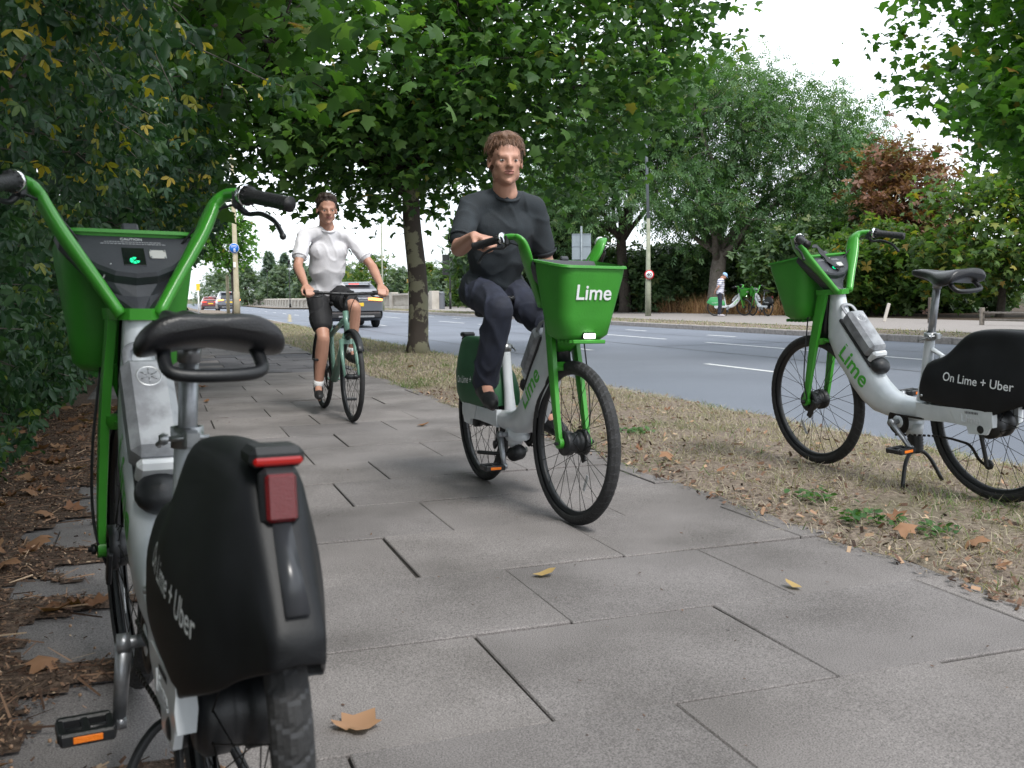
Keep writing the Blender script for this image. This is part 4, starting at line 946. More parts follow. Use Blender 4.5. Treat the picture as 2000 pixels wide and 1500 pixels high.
# paving slabs, row by row
path = empty('path'); path['kind'] = 'structure'
_sm = {}
def slab_mesh(w_, m_, l_=.606):
    k = (round(w_, 3), m_.name)
    if k not in _sm: _sm[k] = MB().box((0, 0, -.025), (w_, l_, .05), bev=.0035).mesh('paving_slab', m_)
    return _sm[k]
row = 0
for r in range(-4, 46):
    s0 = 2.0 + .613*r; off = .03 if r % 2 == 0 else .33
    t = off - 2*.763; edges = []
    while t < 2.5: edges.append(t); t += .763
    edges = [max(-.74, edges[0])] + edges[1:] + [2.47]
    if s0 > 18.5: step = 1
    for a, b in zip(edges[:-1], edges[1:]):
        if b-a < .1: continue
        gap = random.choice((.005, .005, .006, .008)); c = (a+b)/2
        patch = 12.6 < s0 < 17.2 and a > .3
        o = bpy.data.objects.new('paving_slab', slab_mesh(b-a-gap, PAVE2 if patch else PAVE, .613-random.choice((.005, .006, .009)))); link(o, path)
        o.location = W(s0+.3065, c, random.uniform(-.003, .003)); o.rotation_euler = (R_(random.uniform(-.28, .28)), R_(random.uniform(-.28, .28)), STREET_ROT+R_(random.uniform(-.2, .2)))
        if random.random() < .2: o.location.z -= .007
# kerbs
kerb = empty('kerb'); kerb['kind'] = 'structure'
ks_far = MB().box((0, 0, 0), (.16, .895, .20), bev=.018).mesh('kerb_stone', KERB); ks_near = MB().box((0, 0, 0), (.11, .91, .12), bev=.012).mesh('kerb_stone', KERB)
for i in range(110):
    o = bpy.data.objects.new('kerb_stone', ks_far); link(o, kerb); s = -6 + .905*i; o.location = W(s, 14.40, -.045+random.uniform(-.006, .006)+zdrop(s)); o.rotation_euler = (0, 0, STREET_ROT+R_(random.uniform(-.4, .4)))
for i in range(40):
    o = bpy.data.objects.new('kerb_stone', ks_near); link(o, kerb); s = -2 + .92*i; o.location = W(s, 4.32, -.062+random.uniform(-.004, .004)); o.rotation_euler = (0, 0, STREET_ROT+R_(random.uniform(-.4, .4)))
# painted markings
mk = empty('road_markings'); mk['kind'] = 'structure'
def dash(t, s0, ln, w_=.11, m_=PAINT, skew=0): o = strip('painted_line', t-w_/2, t+w_/2, s0, s0+ln, -.076, m_, ds=2, parent=mk); return o
for t, s0, ln, per in ((7.5, 10.9, 1.9, 6.0), (10.8, 9.5, 3.6, 5.35), (12.75, 20.4, 1.3, 4.6)):
    for k in range(22 if t > 7.6 else 20):
        if t == 12.75 and k > 6: break
        dash(t, s0+per*k, ln)
SEAM = mat('bitumen seam', (.05, .05, .055), .6, world=True, var=.3)
for t, s0, ln in ((9.15, 4, 44), (5.95, 14, 60), (12.1, 8, 50)): dash(t, s0, ln, .035, SEAM)
for s0, t0, t1 in ((17.5, 9.2, 14.2), (27.0, 4.5, 9.1)): strip('bitumen_seam', t0, t1, s0, s0+.05, -.0765, SEAM, parent=mk)
dash(14.0, 46, 60, .1); dash(4.75, 40, 50, .1)
for k in range(9): dash(5.3+.25*k, 44+2.1*k, 1.2, .12, PAINTY)

# ================================================================ leaves
def T_arr(v): return np.array(v, dtype=np.float64)
LOBED_V = T_arr([(.34, 0, .05), (0, .03, 0), (-.06, .30, -.05), (.02, .52, -.10), (.27, .40, -.02), (.50, .60, -.12), (.60, .33, .0), (1.0, 0, -.14), (.60, -.33, .0), (.50, -.60, -.12), (.27, -.40, -.02), (.02, -.52, -.10), (-.06, -.30, -.05), (0, -.03, 0)])
LOBED_F = np.array([(0, i, i+1 if i < 13 else 1) for i in range(1, 14)])
LOBE5_V = T_arr([(.3, 0, .04), (0, 0, 0), (.0, .45, -.08), (.25, .28, 0), (.5, .52, -.1), (.52, .2, 0), (1, 0, -.12), (.52, -.2, 0), (.5, -.52, -.1), (.25, -.28, 0), (0, -.45, -.08)])
LOBE5_F = np.array([(0, i, i+1 if i < 10 else 1) for i in range(1, 11)])
def leaflet(o, d, L_, w_, fold=.08, droop=.1):
    """an oval leaflet as two folded halves of 4 triangles"""
    o = np.array(o, float); d = np.array(d, float); d /= np.linalg.norm(d); s = np.cross([0, 0, 1], d); s /= np.linalg.norm(s)+1e-9; u = np.cross(d, s)
    P_ = lambda a, b, c: o + d*L_*a + s*w_*b + u*L_*c
    V = [P_(0, 0, 0), P_(.35, .5, fold-droop*.15), P_(.78, .42, fold-droop*.6), P_(1, 0, -droop), P_(.78, -.42, fold-droop*.6), P_(.35, -.5, fold-droop*.15), P_(.5, 0, -droop*.3)]
    F = [(6, 0, 1), (6, 1, 2), (6, 2, 3), (6, 3, 4), (6, 4, 5), (6, 5, 0)]; return V, F
def combine(parts):
    V = []; F = []
    for v, f in parts: b = len(V); V += list(v); F += [tuple(i+b for i in q) for q in f]
    return np.array(V), np.array(F)
TRIFOL = combine([leaflet((0, 0, 0), (1, 0, -.25), 1, .42), leaflet((-.02, .02, 0), (.45, .9, -.3), .85, .36), leaflet((-.02, -.02, 0), (.45, -.9, -.3), .85, .36)])
OVAL = combine([leaflet((0, 0, 0), (1, 0, 0), 1, .62)])
def quadleaf(o, d, L_, w_):
    o = np.array(o, float); d = np.array(d, float); d /= np.linalg.norm(d); s = np.cross([0, 0, 1.], d); s /= np.linalg.norm(s)+1e-9
    return [o, o+d*L_*.55+s*w_*.5, o+d*L_+np.array([0, 0, -L_*.12]), o+d*L_*.5-s*w_*.5], [(0, 1, 2), (0, 2, 3)]
PINNATE = combine([quadleaf((x, 0, -.1*x*x), (.55, sd_*.8, -.25), .42, .15) for x in (.15, .4, .65) for sd_ in (1, -1)] + [quadleaf((.75, 0, -.06), (1, 0, -.3), .42, .15)])
SPRAY = combine([quadleaf((0, 0, 0), (math.cos(a), math.sin(a), z_), 1, .55) for a, z_ in ((.2, .1), (1.7, -.3), (3.1, .2), (4.5, -.2), (5.6, .35))])
BLADE = (T_arr([(0, -.5, 0), (0, .5, 0), (.18, -.38, .42), (.18, .38, .42), (.62, 0, .78)]), np.array([(0, 1, 2), (1, 3, 2), (2, 3, 4)]))
def rots(n, yaw, pitch, roll):
    cy, sy, cp, sp, cr, sr = np.cos(yaw), np.sin(yaw), np.cos(pitch), np.sin(pitch), np.cos(roll), np.sin(roll)
    Rm = np.empty((n, 3, 3)); Rm[:, 0, 0] = cy*cp; Rm[:, 0, 1] = cy*sp*sr-sy*cr; Rm[:, 0, 2] = cy*sp*cr+sy*sr
    Rm[:, 1, 0] = sy*cp; Rm[:, 1, 1] = sy*sp*sr+cy*cr; Rm[:, 1, 2] = sy*sp*cr-cy*sr; Rm[:, 2, 0] = -sp; Rm[:, 2, 1] = cp*sr; Rm[:, 2, 2] = cp*cr; return Rm
def scatter(C, size, tmpl, yaw=None, pitch=(.5, .45), roll=(0, .5), rnd=None, spread=None):
    """numpy leaf cloud: returns vertices, faces, per-vertex random number"""
    n = len(C); T, F = tmpl; yaw = RNG.uniform(0, 2*math.pi, n) if yaw is None else yaw
    Rm = rots(n, yaw, RNG.normal(pitch[0], pitch[1], n), RNG.normal(roll[0], roll[1], n)); s = np.asarray(size)*np.ones(n)
    V = C[:, None, :] + s[:, None, None]*np.einsum('nij,kj->nki', Rm, T)
    Fs = (F[None, :, :] + (np.arange(n)*len(T))[:, None, None]).reshape(-1, 3); r = RNG.random(n) if rnd is None else rnd
    return V.reshape(-1, 3), Fs, np.repeat(r, len(T))
def leaves_obj(name, C, size, tmpl, m_, parent=None, **k):
    V, F, r = scatter(C, size, tmpl, **k)
    org = np.zeros(3)
    if parent is not None: org = np.array(parent.location)
    return link(bpy.data.objects.new(name, np_mesh(name, V-org, F, m_, r)), parent)
PLANE_L = leaf_mat('plane leaves', [(0, (.026, .066, .018)), (.45, (.050, .118, .030)), (.82, (.088, .170, .044)), (.985, (.11, .20, .05)), (.996, (.26, .24, .05)), (1, (.30, .15, .04))], trans=.42)
PLANE_B = leaf_mat('bright plane leaves', [(0, (.030, .085, .015)), (.5, (.060, .150, .025)), (.96, (.110, .215, .040)), (.992, (.22, .24, .05)), (1, (.32, .18, .05))], trans=.5)
HEDGE_L = leaf_mat('hedge leaves', [(0, (.014, .042, .020)), (.5, (.030, .078, .034)), (.86, (.055, .115, .048)), (.93, (.10, .16, .03)), (.965, (.38, .30, .03)), (1, (.52, .38, .06))], trans=.30, rough=.42)
HEDGE_G = leaf_mat('low hedge leaves', [(0, (.012, .036, .018)), (.6, (.028, .070, .034)), (.96, (.06, .11, .055)), (.985, (.16, .18, .10)), (1, (.30, .22, .05))], trans=.25, rough=.42)
ASH_L = leaf_mat('ash leaves', [(0, (.038, .088, .034)), (.5, (.072, .146, .058)), (.9, (.115, .205, .082)), (1, (.14, .17, .06))], trans=.35)
BUSH_L = leaf_mat('scrub leaves', [(0, (.030, .060, .026)), (.5, (.062, .112, .048)), (.9, (.105, .165, .075)), (1, (.13, .15, .05))], trans=.3)
LIGHT_L = leaf_mat('light scrub leaves', [(0, (.035, .075, .020)), (.5, (.070, .130, .035)), (.85, (.115, .175, .045)), (.95, (.24, .24, .05)), (1, (.30, .18, .04))], trans=.4)
RUST_L = leaf_mat('withered chestnut leaves', [(0, (.09, .040, .025)), (.6, (.19, .090, .055)), (.93, (.28, .16, .09)), (1, (.06, .10, .03))], trans=.25)
FAR_L = leaf_mat('hazed far leaves', [(0, (.075, .115, .080)), (.6, (.115, .165, .110)), (1, (.16, .20, .13))], trans=.3)  # paler, greyer green: distance haze is mixed into the leaf colours
POP_L = leaf_mat('hazed poplar leaves', [(0, (.060, .100, .080)), (.6, (.090, .140, .105)), (1, (.13, .17, .12))], trans=.3)  # pale blue-green, aerial haze painted into the poplar colours
BARK = mat('grey bark', (.085, .072, .060), .9, col2=(.17, .15, .13), scale=9, bump=.8, bscale=26)
DBARK = mat('dark bark', (.022, .017, .013), .9, col2=(.06, .048, .038), scale=9, bump=.8, bscale=26)
PLBARK = mat('flaking plane bark', (.055, .043, .034), .85, col2=(.20, .19, .125), scale=3.2, thr=(.505, .53), bump=.35, bscale=30, detail=6)
def branch(mb, p0, p1, r0, r1, sag=.0, n=7, seg=5, wob=.05):
    p0, p1 = Vector(p0), Vector(p1); L_ = (p1-p0).length; pts = []
    o1, o2 = random.uniform(0, 99), random.uniform(0, 99)
    for i in range(seg+1):
        q = i/seg; p = p0.lerp(p1, q); p.z += sag*L_*4*q*(1-q)*.25
        if 0 < i < seg: p += Vector((noise.noise(Vector((q*2.2, o1, 0))), noise.noise(Vector((q*2.2, o2, 5))), noise.noise(Vector((q*2.2, o1, 9)))))*L_*wob*2
        pts.append(p)
    mb.tube(pts, [r0+(r1-r0)*i/seg for i in range(seg+1)], n); return pts
def clump_cloud(centers, per, rad, flat=.65):
    n = len(centers)*per; C = np.repeat(np.array(centers), per, axis=0); d = RNG.normal(0, 1, (n, 3)); d *= np.array([1, 1, flat])*rad*.55; return C+d
def tree(base, trunk_top, r0, r1, crowns, nclump, per, leaf, tmpl, lmat, bmat, label, group=None, name='tree', clr=.7, limbs=7, twigs=140, pitch=(.5, .45), shell=.35, lean=(0, 0), cull=None, cat='tree', trunkpts=None, crad=None):
    """crowns: list of (centre, radii, weight); leaves sit in clumps hung on twigs"""
    root = empty(name, base); B = Vector(base); mb = MB(); tt = Vector(trunk_top)
    cl = []
    ws = np.array([c[2] for c in crowns], float); ws /= ws.sum()
    while len(cl) < nclump:
        c, rr, _ = crowns[RNG.choice(len(crowns), p=ws)]; d = RNG.normal(0, 1, 3); d /= np.linalg.norm(d); q = (shell + (1-shell)*RNG.random())**.6
        p = np.array(c) + d*np.array(rr)*q*(1+.30*noise.noise(Vector(d*2.3)+Vector((B.x, B.y, 0))))
        if p[2] < .6: continue
        if cull and cull(p): continue
        cl.append(p)
    pts = trunkpts or [B, B.lerp(tt, .35)+Vector((.04, .02, 0)), B.lerp(tt, .7)+Vector((-.03, .03, 0)), tt]
    tr = MB(); n = len(pts); tr.tube([Vector(p)-B for p in catmull([B-Vector((0, 0, .1))]+[Vector(p) for p in pts[1:]], 4)], None or [r0*1.35 if i == 0 else r0+(r1-r0)*i/((n-1)*4) for i in range((n-1)*4+1)], 16)
    sources = [tt]; 
    for k in range(limbs):
        c, rr, _ = crowns[k % len(crowns)]; a = 2*math.pi*k/limbs + random.uniform(-.4, .4); e = random.uniform(.15, .9)
        end = Vector(c) + Vector((math.cos(a)*rr[0]*.72, math.sin(a)*rr[1]*.72, (e-.5)*rr[2]*1.1)); st_ = Vector(pts[-2]).lerp(tt, random.uniform(.3, 1))
        sources += branch(mb, st_-B, end-B, r1*.62, r1*.12, sag=.25, n=8, seg=7)[2:]
    S = np.array([list(p) if isinstance(p, Vector) else p for p in sources]); S[0] = S[0]-np.array(B)
    for k in range(min(twigs, nclump)):
        p = cl[k]-np.array(B); i = np.argmin(((S-p)**2).sum(1)); branch(mb, S[i], p, max(.006, r1*.11), .004, sag=.1, n=5, seg=4, wob=.07)
    tr.build('trunk', bmat, root); mb.build('branches', bmat if not bmat is PLBARK else DBARK, root, recalc=False)
    C = clump_cloud(cl, per, crad or clr); lo = leaves_obj('crown', C, RNG.uniform(.5, 1.25, len(C))*leaf, tmpl, lmat, root, pitch=pitch)
    tag(root, label, cat, group); return root
# --- plane trees in the near verge
tb = W(15.75, 3.9, .04)
tree(tb, tb+Vector((-.05, .0, 3.1)), .17, .125, [(tb+Vector((-.8, .2, 5.3)), (3.1, 3.6, 3.1), 1.0), (tb+Vector((2.2, .1, 5.4)), (2.5, 3.0, 3.0), .75), (tb+Vector((-.4, -.5, 3.4)), (1.7, 1.5, .95), .20), (tb+Vector((-2.9, -.2, 4.7)), (1.7, 2.2, 2.1), .28)],
     600, 50, .150, (LOBED_V, LOBED_F), PLANE_L, PLBARK, 'plane tree with mottled flaking trunk in the verge behind the riders', limbs=13, twigs=420, clr=.78)
tb2 = W(60, 4.0, .04)
tree(tb2, tb2+Vector((0, 0, 2.6)), .16, .12, [(tb2+Vector((-.5, 0, 4.4)), (1.75, 1.75, 2.1), 1)], 120, 22, .28, (LOBE5_V, LOBE5_F), PLANE_B, DBARK, 'smaller plane tree beside the pole with the round blue sign', limbs=6, twigs=50)
# overhanging plane branches: trees whose trunks stand outside the view
tb3 = W(9.0, 15.3, .05)
tree(tb3, tb3+Vector((0, 0, 3.0)), .22, .16, [(tb3+Vector((-1.2, 0, 4.9)), (5.2, 4.2, 3.0), 1), (tb3+Vector((-3.4, -.6, 3.2)), (2.0, 2.0, 1.1), .22), (tb3+Vector((-1.0, 0, 7.6)), (5.2, 4.0, 2.6), .6)], 700, 64, .145, (LOBED_V, LOBED_F), PLANE_B, PLBARK,
     'plane tree with bright green leaves overhanging from the right edge', limbs=12, twigs=340, clr=.58)
tb4 = W(8.3, -2.6, .05)
tree(tb4, tb4+Vector((0, 0, 3.2)), .2, .14, [(tb4+Vector((1.3, .6, 4.9)), (3.1, 3.4, 2.5), 1), (tb4+Vector((1.9, 2.6, 3.9)), (1.9, 2.6, 1.7), .5)], 260, 36, .165, (LOBED_V, LOBED_F), PLANE_L, DBARK, 'dark leaved plane tree rising behind the left hedge', limbs=9, twigs=160, clr=.7)
# --- trees across the road
tree((9.1, 45, .06), (9.5, 45.3, 2.8), .42, .30, [((9.2, 44.4, 4.6), (2.4, 1.8, 1.3), .28), ((13.6, 44.6, 4.2), (3.0, 1.8, 1.5), .42), ((13.0, 46, 7.6), (3.9, 3.6, 3.4), 1), ((10.0, 46, 8.6), (3.6, 3.4, 3.5), .9), ((16.0, 46.5, 5.8), (2.9, 2.6, 3.0), .6), ((7.6, 45, 5.4), (2.0, 2.4, 2.4), .3)], 600, 26, .46, PINNATE, ASH_L, BARK,
     'big spreading ash tree behind the man in the cap', limbs=13, twigs=300, clr=1.0)
tree((5.6, 49, .06), (5.4, 49, 4.2), .30, .22, [((5.2, 49, 8.6), (3.1, 3.0, 3.9), 1), ((3.0, 48, 6.2), (2.4, 2.4, 2.6), .5), ((8.2, 49, 9.4), (2.4, 2.4, 3.2), .5)], 330, 32, .46, PINNATE, ASH_L, DBARK,
     'ash tree with dark crossing limbs behind the lamp column', limbs=10, twigs=220, clr=1.0)
tree((-.6, 52, .06), (-.4, 52, 2.0), .25, .18, [((-.2, 52, 3.4), (2.3, 2.6, 2.6), 1), ((2.4, 53, 4.0), (2.2, 2.4, 3.0), .8)], 200, 34, .42, SPRAY, BUSH_L, DBARK, 'dark round tree behind the back of the traffic signal', limbs=6, twigs=60, clr=.9)
tree((14.6, 39, .06), (14.8, 39, 2.6), .16, .12, [((15.3, 39, 4.4), (1.7, 1.8, 2.3), 1), ((15.6, 39, 2.2), (1.8, 2.0, 1.6), .6)], 190, 17, .24, SPRAY, RUST_L, DBARK, 'withered rust brown chestnut tree on the far side', limbs=9, twigs=200, clr=.8)
tree((16.4, 33.5, .06), (16.5, 33.5, 2.0), .14, .10, [((16.2, 33.5, 2.9), (2.9, 2.2, 2.3), 1), ((18.5, 34, 4.0), (2.0, 2.2, 3.0), .5)], 250, 30, .27, (LOBE5_V, LOBE5_F), LIGHT_L, DBARK, 'yellow green maple behind the low fence at right', limbs=7, twigs=150, clr=.8)
tree((11.4, 41, .06), (11.4, 41, .9), .12, .10, [((11.9, 41, 1.9), (2.1, 1.6, 1.9), 1), ((14.0, 41, 2.4), (1.9, 1.6, 2.3), .8)], 210, 36, .26, SPRAY, BUSH_L, DBARK, 'rounded green bush behind the basket of the verge bicycle', name='bush', limbs=5, twigs=60, clr=.7, cat='bush')
tree((13.4, 37.0, .06), (13.4, 37, .9), .10, .08, [((13.3, 37, 1.7), (1.9, 1.5, 1.7), 1), ((14.9, 36.5, 1.3), (1.5, 1.3, 1.3), .6)], 190, 34, .22, SPRAY, LIGHT_L, DBARK, 'light green bush in front of the rust brown tree', name='bush', limbs=5, twigs=60, clr=.6, cat='bush')
_scr = [((2.6, 53.5), 2.6, 3.0), ((5.2, 51.5), 2.4, 3.2), ((8.0, 49.5), 2.5, 3.4), ((10.6, 48), 2.5, 3.6), ((13.2, 46), 2.4, 3.4), ((16.0, 44), 2.5, 3.3), ((18.5, 41.5), 2.4, 3.0), ((0.4, 56), 2.4, 2.8)]
_lb = ['left of the grey sign back', 'behind the grey sign back', 'behind the lamp column with the 40 sign', 'behind the forked ash trunk', 'behind the bicycle seen from behind', 'at the rust brown tree', 'behind the saddle of the verge bicycle', 'beside the traffic signal']
for (c, r_, h_), lb in zip(_scr, _lb):
    root = empty('shrub', (c[0], c[1], .06)); mb = MB()
    for k in range(9): a = random.uniform(0, 6.3); branch(mb, (0, 0, 0), (math.cos(a)*r_*.6, math.sin(a)*r_*.5, h_*random.uniform(.5, .9)), .05, .012, n=5, seg=5)
    mb.build('stems', DBARK, root, recalc=False); cl = []
    for k in range(150):
        d = RNG.normal(0, 1, 3); d /= np.linalg.norm(d); q = RNG.random()**.4; cl.append(np.array([c[0], c[1], h_*.45]) + d*np.array([r_, r_*.8, h_*.55])*q)
    cl = [p for p in cl if p[2] > .15]; C = clump_cloud(cl, 30, .65); C = C[C[:, 2] > .08]
    leaves_obj('foliage', C, RNG.uniform(.7, 1.2, len(C))*.24, SPRAY, BUSH_L, root); tag(root, 'dark scrubby shrub across the road ' + lb, 'shrub', 'shrubs across the road')
# --- far trees beyond the bridge
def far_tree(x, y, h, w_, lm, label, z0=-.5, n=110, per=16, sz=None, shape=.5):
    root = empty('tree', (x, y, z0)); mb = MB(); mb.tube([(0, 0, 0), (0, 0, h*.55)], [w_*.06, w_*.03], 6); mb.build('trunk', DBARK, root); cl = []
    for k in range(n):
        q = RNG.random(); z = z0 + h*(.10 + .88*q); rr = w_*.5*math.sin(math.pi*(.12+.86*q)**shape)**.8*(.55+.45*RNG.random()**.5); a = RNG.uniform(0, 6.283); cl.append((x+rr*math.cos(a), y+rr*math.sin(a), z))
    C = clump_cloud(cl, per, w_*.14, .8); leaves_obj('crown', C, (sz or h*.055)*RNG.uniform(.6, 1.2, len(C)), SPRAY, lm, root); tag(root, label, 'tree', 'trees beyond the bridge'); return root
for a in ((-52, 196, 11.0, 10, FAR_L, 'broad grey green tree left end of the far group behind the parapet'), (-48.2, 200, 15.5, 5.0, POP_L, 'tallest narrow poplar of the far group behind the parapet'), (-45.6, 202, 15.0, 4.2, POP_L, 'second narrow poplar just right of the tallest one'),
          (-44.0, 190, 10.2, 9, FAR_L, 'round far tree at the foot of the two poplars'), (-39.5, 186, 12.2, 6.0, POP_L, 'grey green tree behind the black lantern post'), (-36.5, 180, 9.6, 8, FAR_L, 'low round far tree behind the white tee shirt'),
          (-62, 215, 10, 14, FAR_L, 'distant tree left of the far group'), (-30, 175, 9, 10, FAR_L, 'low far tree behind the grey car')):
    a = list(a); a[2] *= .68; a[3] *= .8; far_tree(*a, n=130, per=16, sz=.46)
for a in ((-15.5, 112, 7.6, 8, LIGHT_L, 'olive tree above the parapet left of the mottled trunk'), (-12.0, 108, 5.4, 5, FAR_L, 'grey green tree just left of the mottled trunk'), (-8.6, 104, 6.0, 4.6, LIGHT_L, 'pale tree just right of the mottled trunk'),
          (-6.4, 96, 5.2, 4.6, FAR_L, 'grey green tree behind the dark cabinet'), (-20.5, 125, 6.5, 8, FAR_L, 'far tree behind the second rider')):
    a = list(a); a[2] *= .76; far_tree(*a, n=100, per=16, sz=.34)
tree((-3.2, 76, .0), (-3.1, 76, 1.5), .14, .1, [((-2.3, 76, 2.6), (2.3, 2.2, 2.4), 1)], 110, 30, .38, SPRAY, LIGHT_L, DBARK, 'bright green bush right of the traffic signal', name='bush', limbs=4, twigs=30, cat='bush', clr=.7)
# ================================================================ hedge on the left
def hedge_front(s, z):
    f = -.92 + .22*smooth(0, 1.0, z) + .62*smooth(1.15, 2.1, z)*smooth(2.6, 4.2, s) + .75*smooth(8, 12.5, s)*smooth(.15, .9, z)
    return f + .26*noise.noise(Vector((s*.9, z*1.1, 3))) + .12*noise.noise(Vector((s*2.7, z*2.9, 7)))
def hedge(s0, s1, n, leaf, tmpl, m_, label, zr=(.04, 4.6), depth=.30, seed=1, inner=True):
    c = W((s0+s1)/2, -1.6, 0); root = empty('hedge', c); mb = MB(); rs = random.Random(seed)
    for k in range(int((s1-s0)*7)):
        s = rs.uniform(s0, s1); z0 = rs.uniform(0, .3); zt = rs.uniform(1.2, 3.8); tt = hedge_front(s, zt)-rs.uniform(.0, .5)
        branch(mb, W(s, -1.9-rs.random(), z0)-c, W(s+rs.uniform(-.6, .6), tt, zt)-c, .022, .004, sag=.15, n=5, seg=6, wob=.08)
    for k in range(int((s1-s0)*14)):
        s = rs.uniform(s0, s1); z = rs.uniform(.15, 3.4); t = hedge_front(s, z)
        branch(mb, W(s, t-.7, z+rs.uniform(-.1, .4))-c, W(s+rs.uniform(-.3, .3), t+.03, z)-c, .006, .0022, sag=.3, n=4, seg=5, wob=.10)
    mb.build('branches', BARK, root, recalc=False)
    S = RNG.uniform(s0, s1, n); Z = zr[0] + (zr[1]-zr[0])*RNG.random(n)**1.05; cx = []
    D_ = RNG.exponential(depth, n); 
    for s, z, d in zip(S, Z, D_): cx.append(W(s, hedge_front(s, z)-d+.05, z))
    C = np.array([tuple(v) for v in cx])
    # clumping
    C += .05*RNG.normal(0, 1, C.shape)
    nz = np.array([noise.noise(Vector((p[0]*2.1, p[1]*2.1, p[2]*2.1))) for p in C]); C = C[nz > -.16]
    r = RNG.random(len(C)); yel = (C[:, 2] > 1.5); r = np.where(yel, r, r*.945)
    leaves_obj('foliage', C, leaf*RNG.uniform(.65, 1.25, len(C)), tmpl, m_, root, pitch=(.95, .45), roll=(0, .55), rnd=r)
    if inner:
        n2 = n//5; S = RNG.uniform(s0, s1, n2); Z = RNG.uniform(zr[0], zr[1], n2)
        C = np.array([tuple(W(s, hedge_front(s, z)-.55-abs(RNG.normal(0, .35)), z)) for s, z in zip(S, Z)]); leaves_obj('inner_foliage', C, leaf*2.6, OVAL, HEDGE_G, root, pitch=(.8, .5))
    tag(root, label, 'hedge'); return root
hedge(-1.5, 6.2, 21000, .062, TRIFOL, HEDGE_L, 'tall leafy hedge overhanging the path with some yellow leaves', depth=.26)
hedge(6.2, 12.0, 12000, .085, TRIFOL, HEDGE_L, 'middle stretch of the left hedge beyond the parked bicycle', depth=.28, seed=2)
hedge(12.0, 34.0, 13000, .14, TRIFOL, HEDGE_G, 'far stretch of the left hedge seen past the green basket', depth=.35, seed=3, zr=(.04, 4.8))
# long arching spray with yellow leaves reaching over the path
root = empty('overhanging_branch', W(4.4, -1.2, 0)); c = root.location; pts_all = []
for k in range(15):
    s = random.uniform(2.9, 5.6); p0 = W(s, -.95, random.uniform(2.0, 2.6)); p1 = W(s+random.uniform(-.2, .5), random.uniform(-.30, .22), random.uniform(1.50, 2.15))
    if k == 0: p0, p1 = Vector((-2.1, 4.1, 2.25)), Vector((-.88, 4.05, 1.78))
    mb = MB(); pts_all += branch(mb, p0-c, p1-c, .006, .0018, sag=.35, n=5, seg=12, wob=.05)[2:]; mb.build('twig', BARK, root, recalc=False)
C = np.array([tuple(p+c) for p in pts_all for _ in range(7)]); C += RNG.normal(0, .045, C.shape); C[:, 2] -= .02
leaves_obj('leaves', C, .060*RNG.uniform(.7, 1.2, len(C)), TRIFOL, HEDGE_L, root, pitch=(1.0, .4), rnd=np.where(RNG.random(len(C)) < .16, RNG.uniform(.92, 1, len(C)), RNG.random(len(C))*.92))
tag(root, 'arching twigs with yellow leaves hanging over the path', 'branch')
# the same trees carry on over and behind the viewer
C = np.stack([RNG.uniform(-4.5, 1.2, 11000), RNG.uniform(-3.5, 3.4, 11000), RNG.uniform(2.6, 4.8, 11000)], 1); C = C[(C[:, 0] < .25-.20*(C[:, 1]))]
root = empty('hedge_canopy', (-2, 0, 0)); leaves_obj('foliage', C, .17*RNG.uniform(.7, 1.2, len(C)), (LOBE5_V, LOBE5_F), PLANE_L, root)
mb = MB()
for k in range(9): a = random.uniform(-3, 3); branch(mb, (-2.2, a, 1.5), (random.uniform(-1.5, 1.6), a+random.uniform(-1, 1), 3.6), .03, .008, n=6)
mb.build('branches', DBARK, root, recalc=False); tag(root, 'leafy canopy of the left hedge arching overhead', 'tree')

# ================================================================ litter, grass, fallen leaves
def litter_mask(s, t):
    """above 0 where leaf mould hides the paving; fingers reach out along the joints"""
    edge = -.40 + .16*noise.noise(Vector((s*1.5, 0, 2))) + .12*smooth(4.5, 6.5, s)
    j = ((s - 2.663 + .3065) % .613) - .3065
    edge += (.30+.25*noise.noise(Vector((s*2.1, 4, 4))))*math.exp(-(j/.10)**2)*(1-smooth(3.4, 4.2, s)) + .10*math.exp(-(j/.06)**2)
    return (edge - t) + .26*noise.noise(Vector((s*3.1, t*3.1, 5))) + .10*noise.noise(Vector((s*11, t*11, 8)))
LITM = leaf_mat('rotted fragments', [(0, (.030, .017, .011)), (.35, (.10, .055, .036)), (.70, (.20, .115, .072)), (.90, (.34, .21, .13)), (1, (.50, .37, .25))], trans=0, rough=.8)
DRYL = leaf_mat('dry fallen leaves', [(0, (.10, .042, .022)), (.5, (.21, .10, .050)), (.85, (.32, .18, .10)), (.95, (.42, .33, .10)), (1, (.18, .20, .05))], trans=.12, rough=.65)
# soil patches that lie on the slabs
vs = []; fs = []; idx = {}; step = .035
for i in range(int(9.5/step)):
    for j in range(int(1.9/step)):
        s, t = .6+i*step, -.95+j*step
        if litter_mask(s, t) > .02:
            q = []
            for di, dj in ((0, 0), (0, 1), (1, 1), (1, 0)):
                k = (i+di, j+dj)
                if k not in idx:
                    s_, t_ = .6+k[0]*step, -.95+k[1]*step; idx[k] = len(vs); vs.append(tuple(W(s_+.012*noise.noise(Vector((s_*40, t_*40, 1))), t_+.012*noise.noise(Vector((s_*40, t_*40, 7))), .0055+max(0, min(.014, litter_mask(s_, t_)*.05)))))
                q.append(idx[k])
            fs.append(tuple(reversed(q)))
me = bpy.data.meshes.new('leaf_mould'); me.from_pydata(vs, [], fs); me.materials.append(SOIL); me.polygons.foreach_set('use_smooth', [True]*len(fs)); o = link(bpy.data.objects.new('leaf_mould', me)); o['kind'] = 'stuff'
def sample_litter(n, s0, s1, t0, t1, thr=0.0, bias=1.0):
    out = []
    while len(out) < n:
        s = s0 + (s1-s0)*random.random()**bias; t = random.uniform(t0, t1); m_ = litter_mask(s, t)
        if m_ > thr or random.random() < .05*math.exp(m_*5): out.append((s, t, max(0, m_)))
    return out
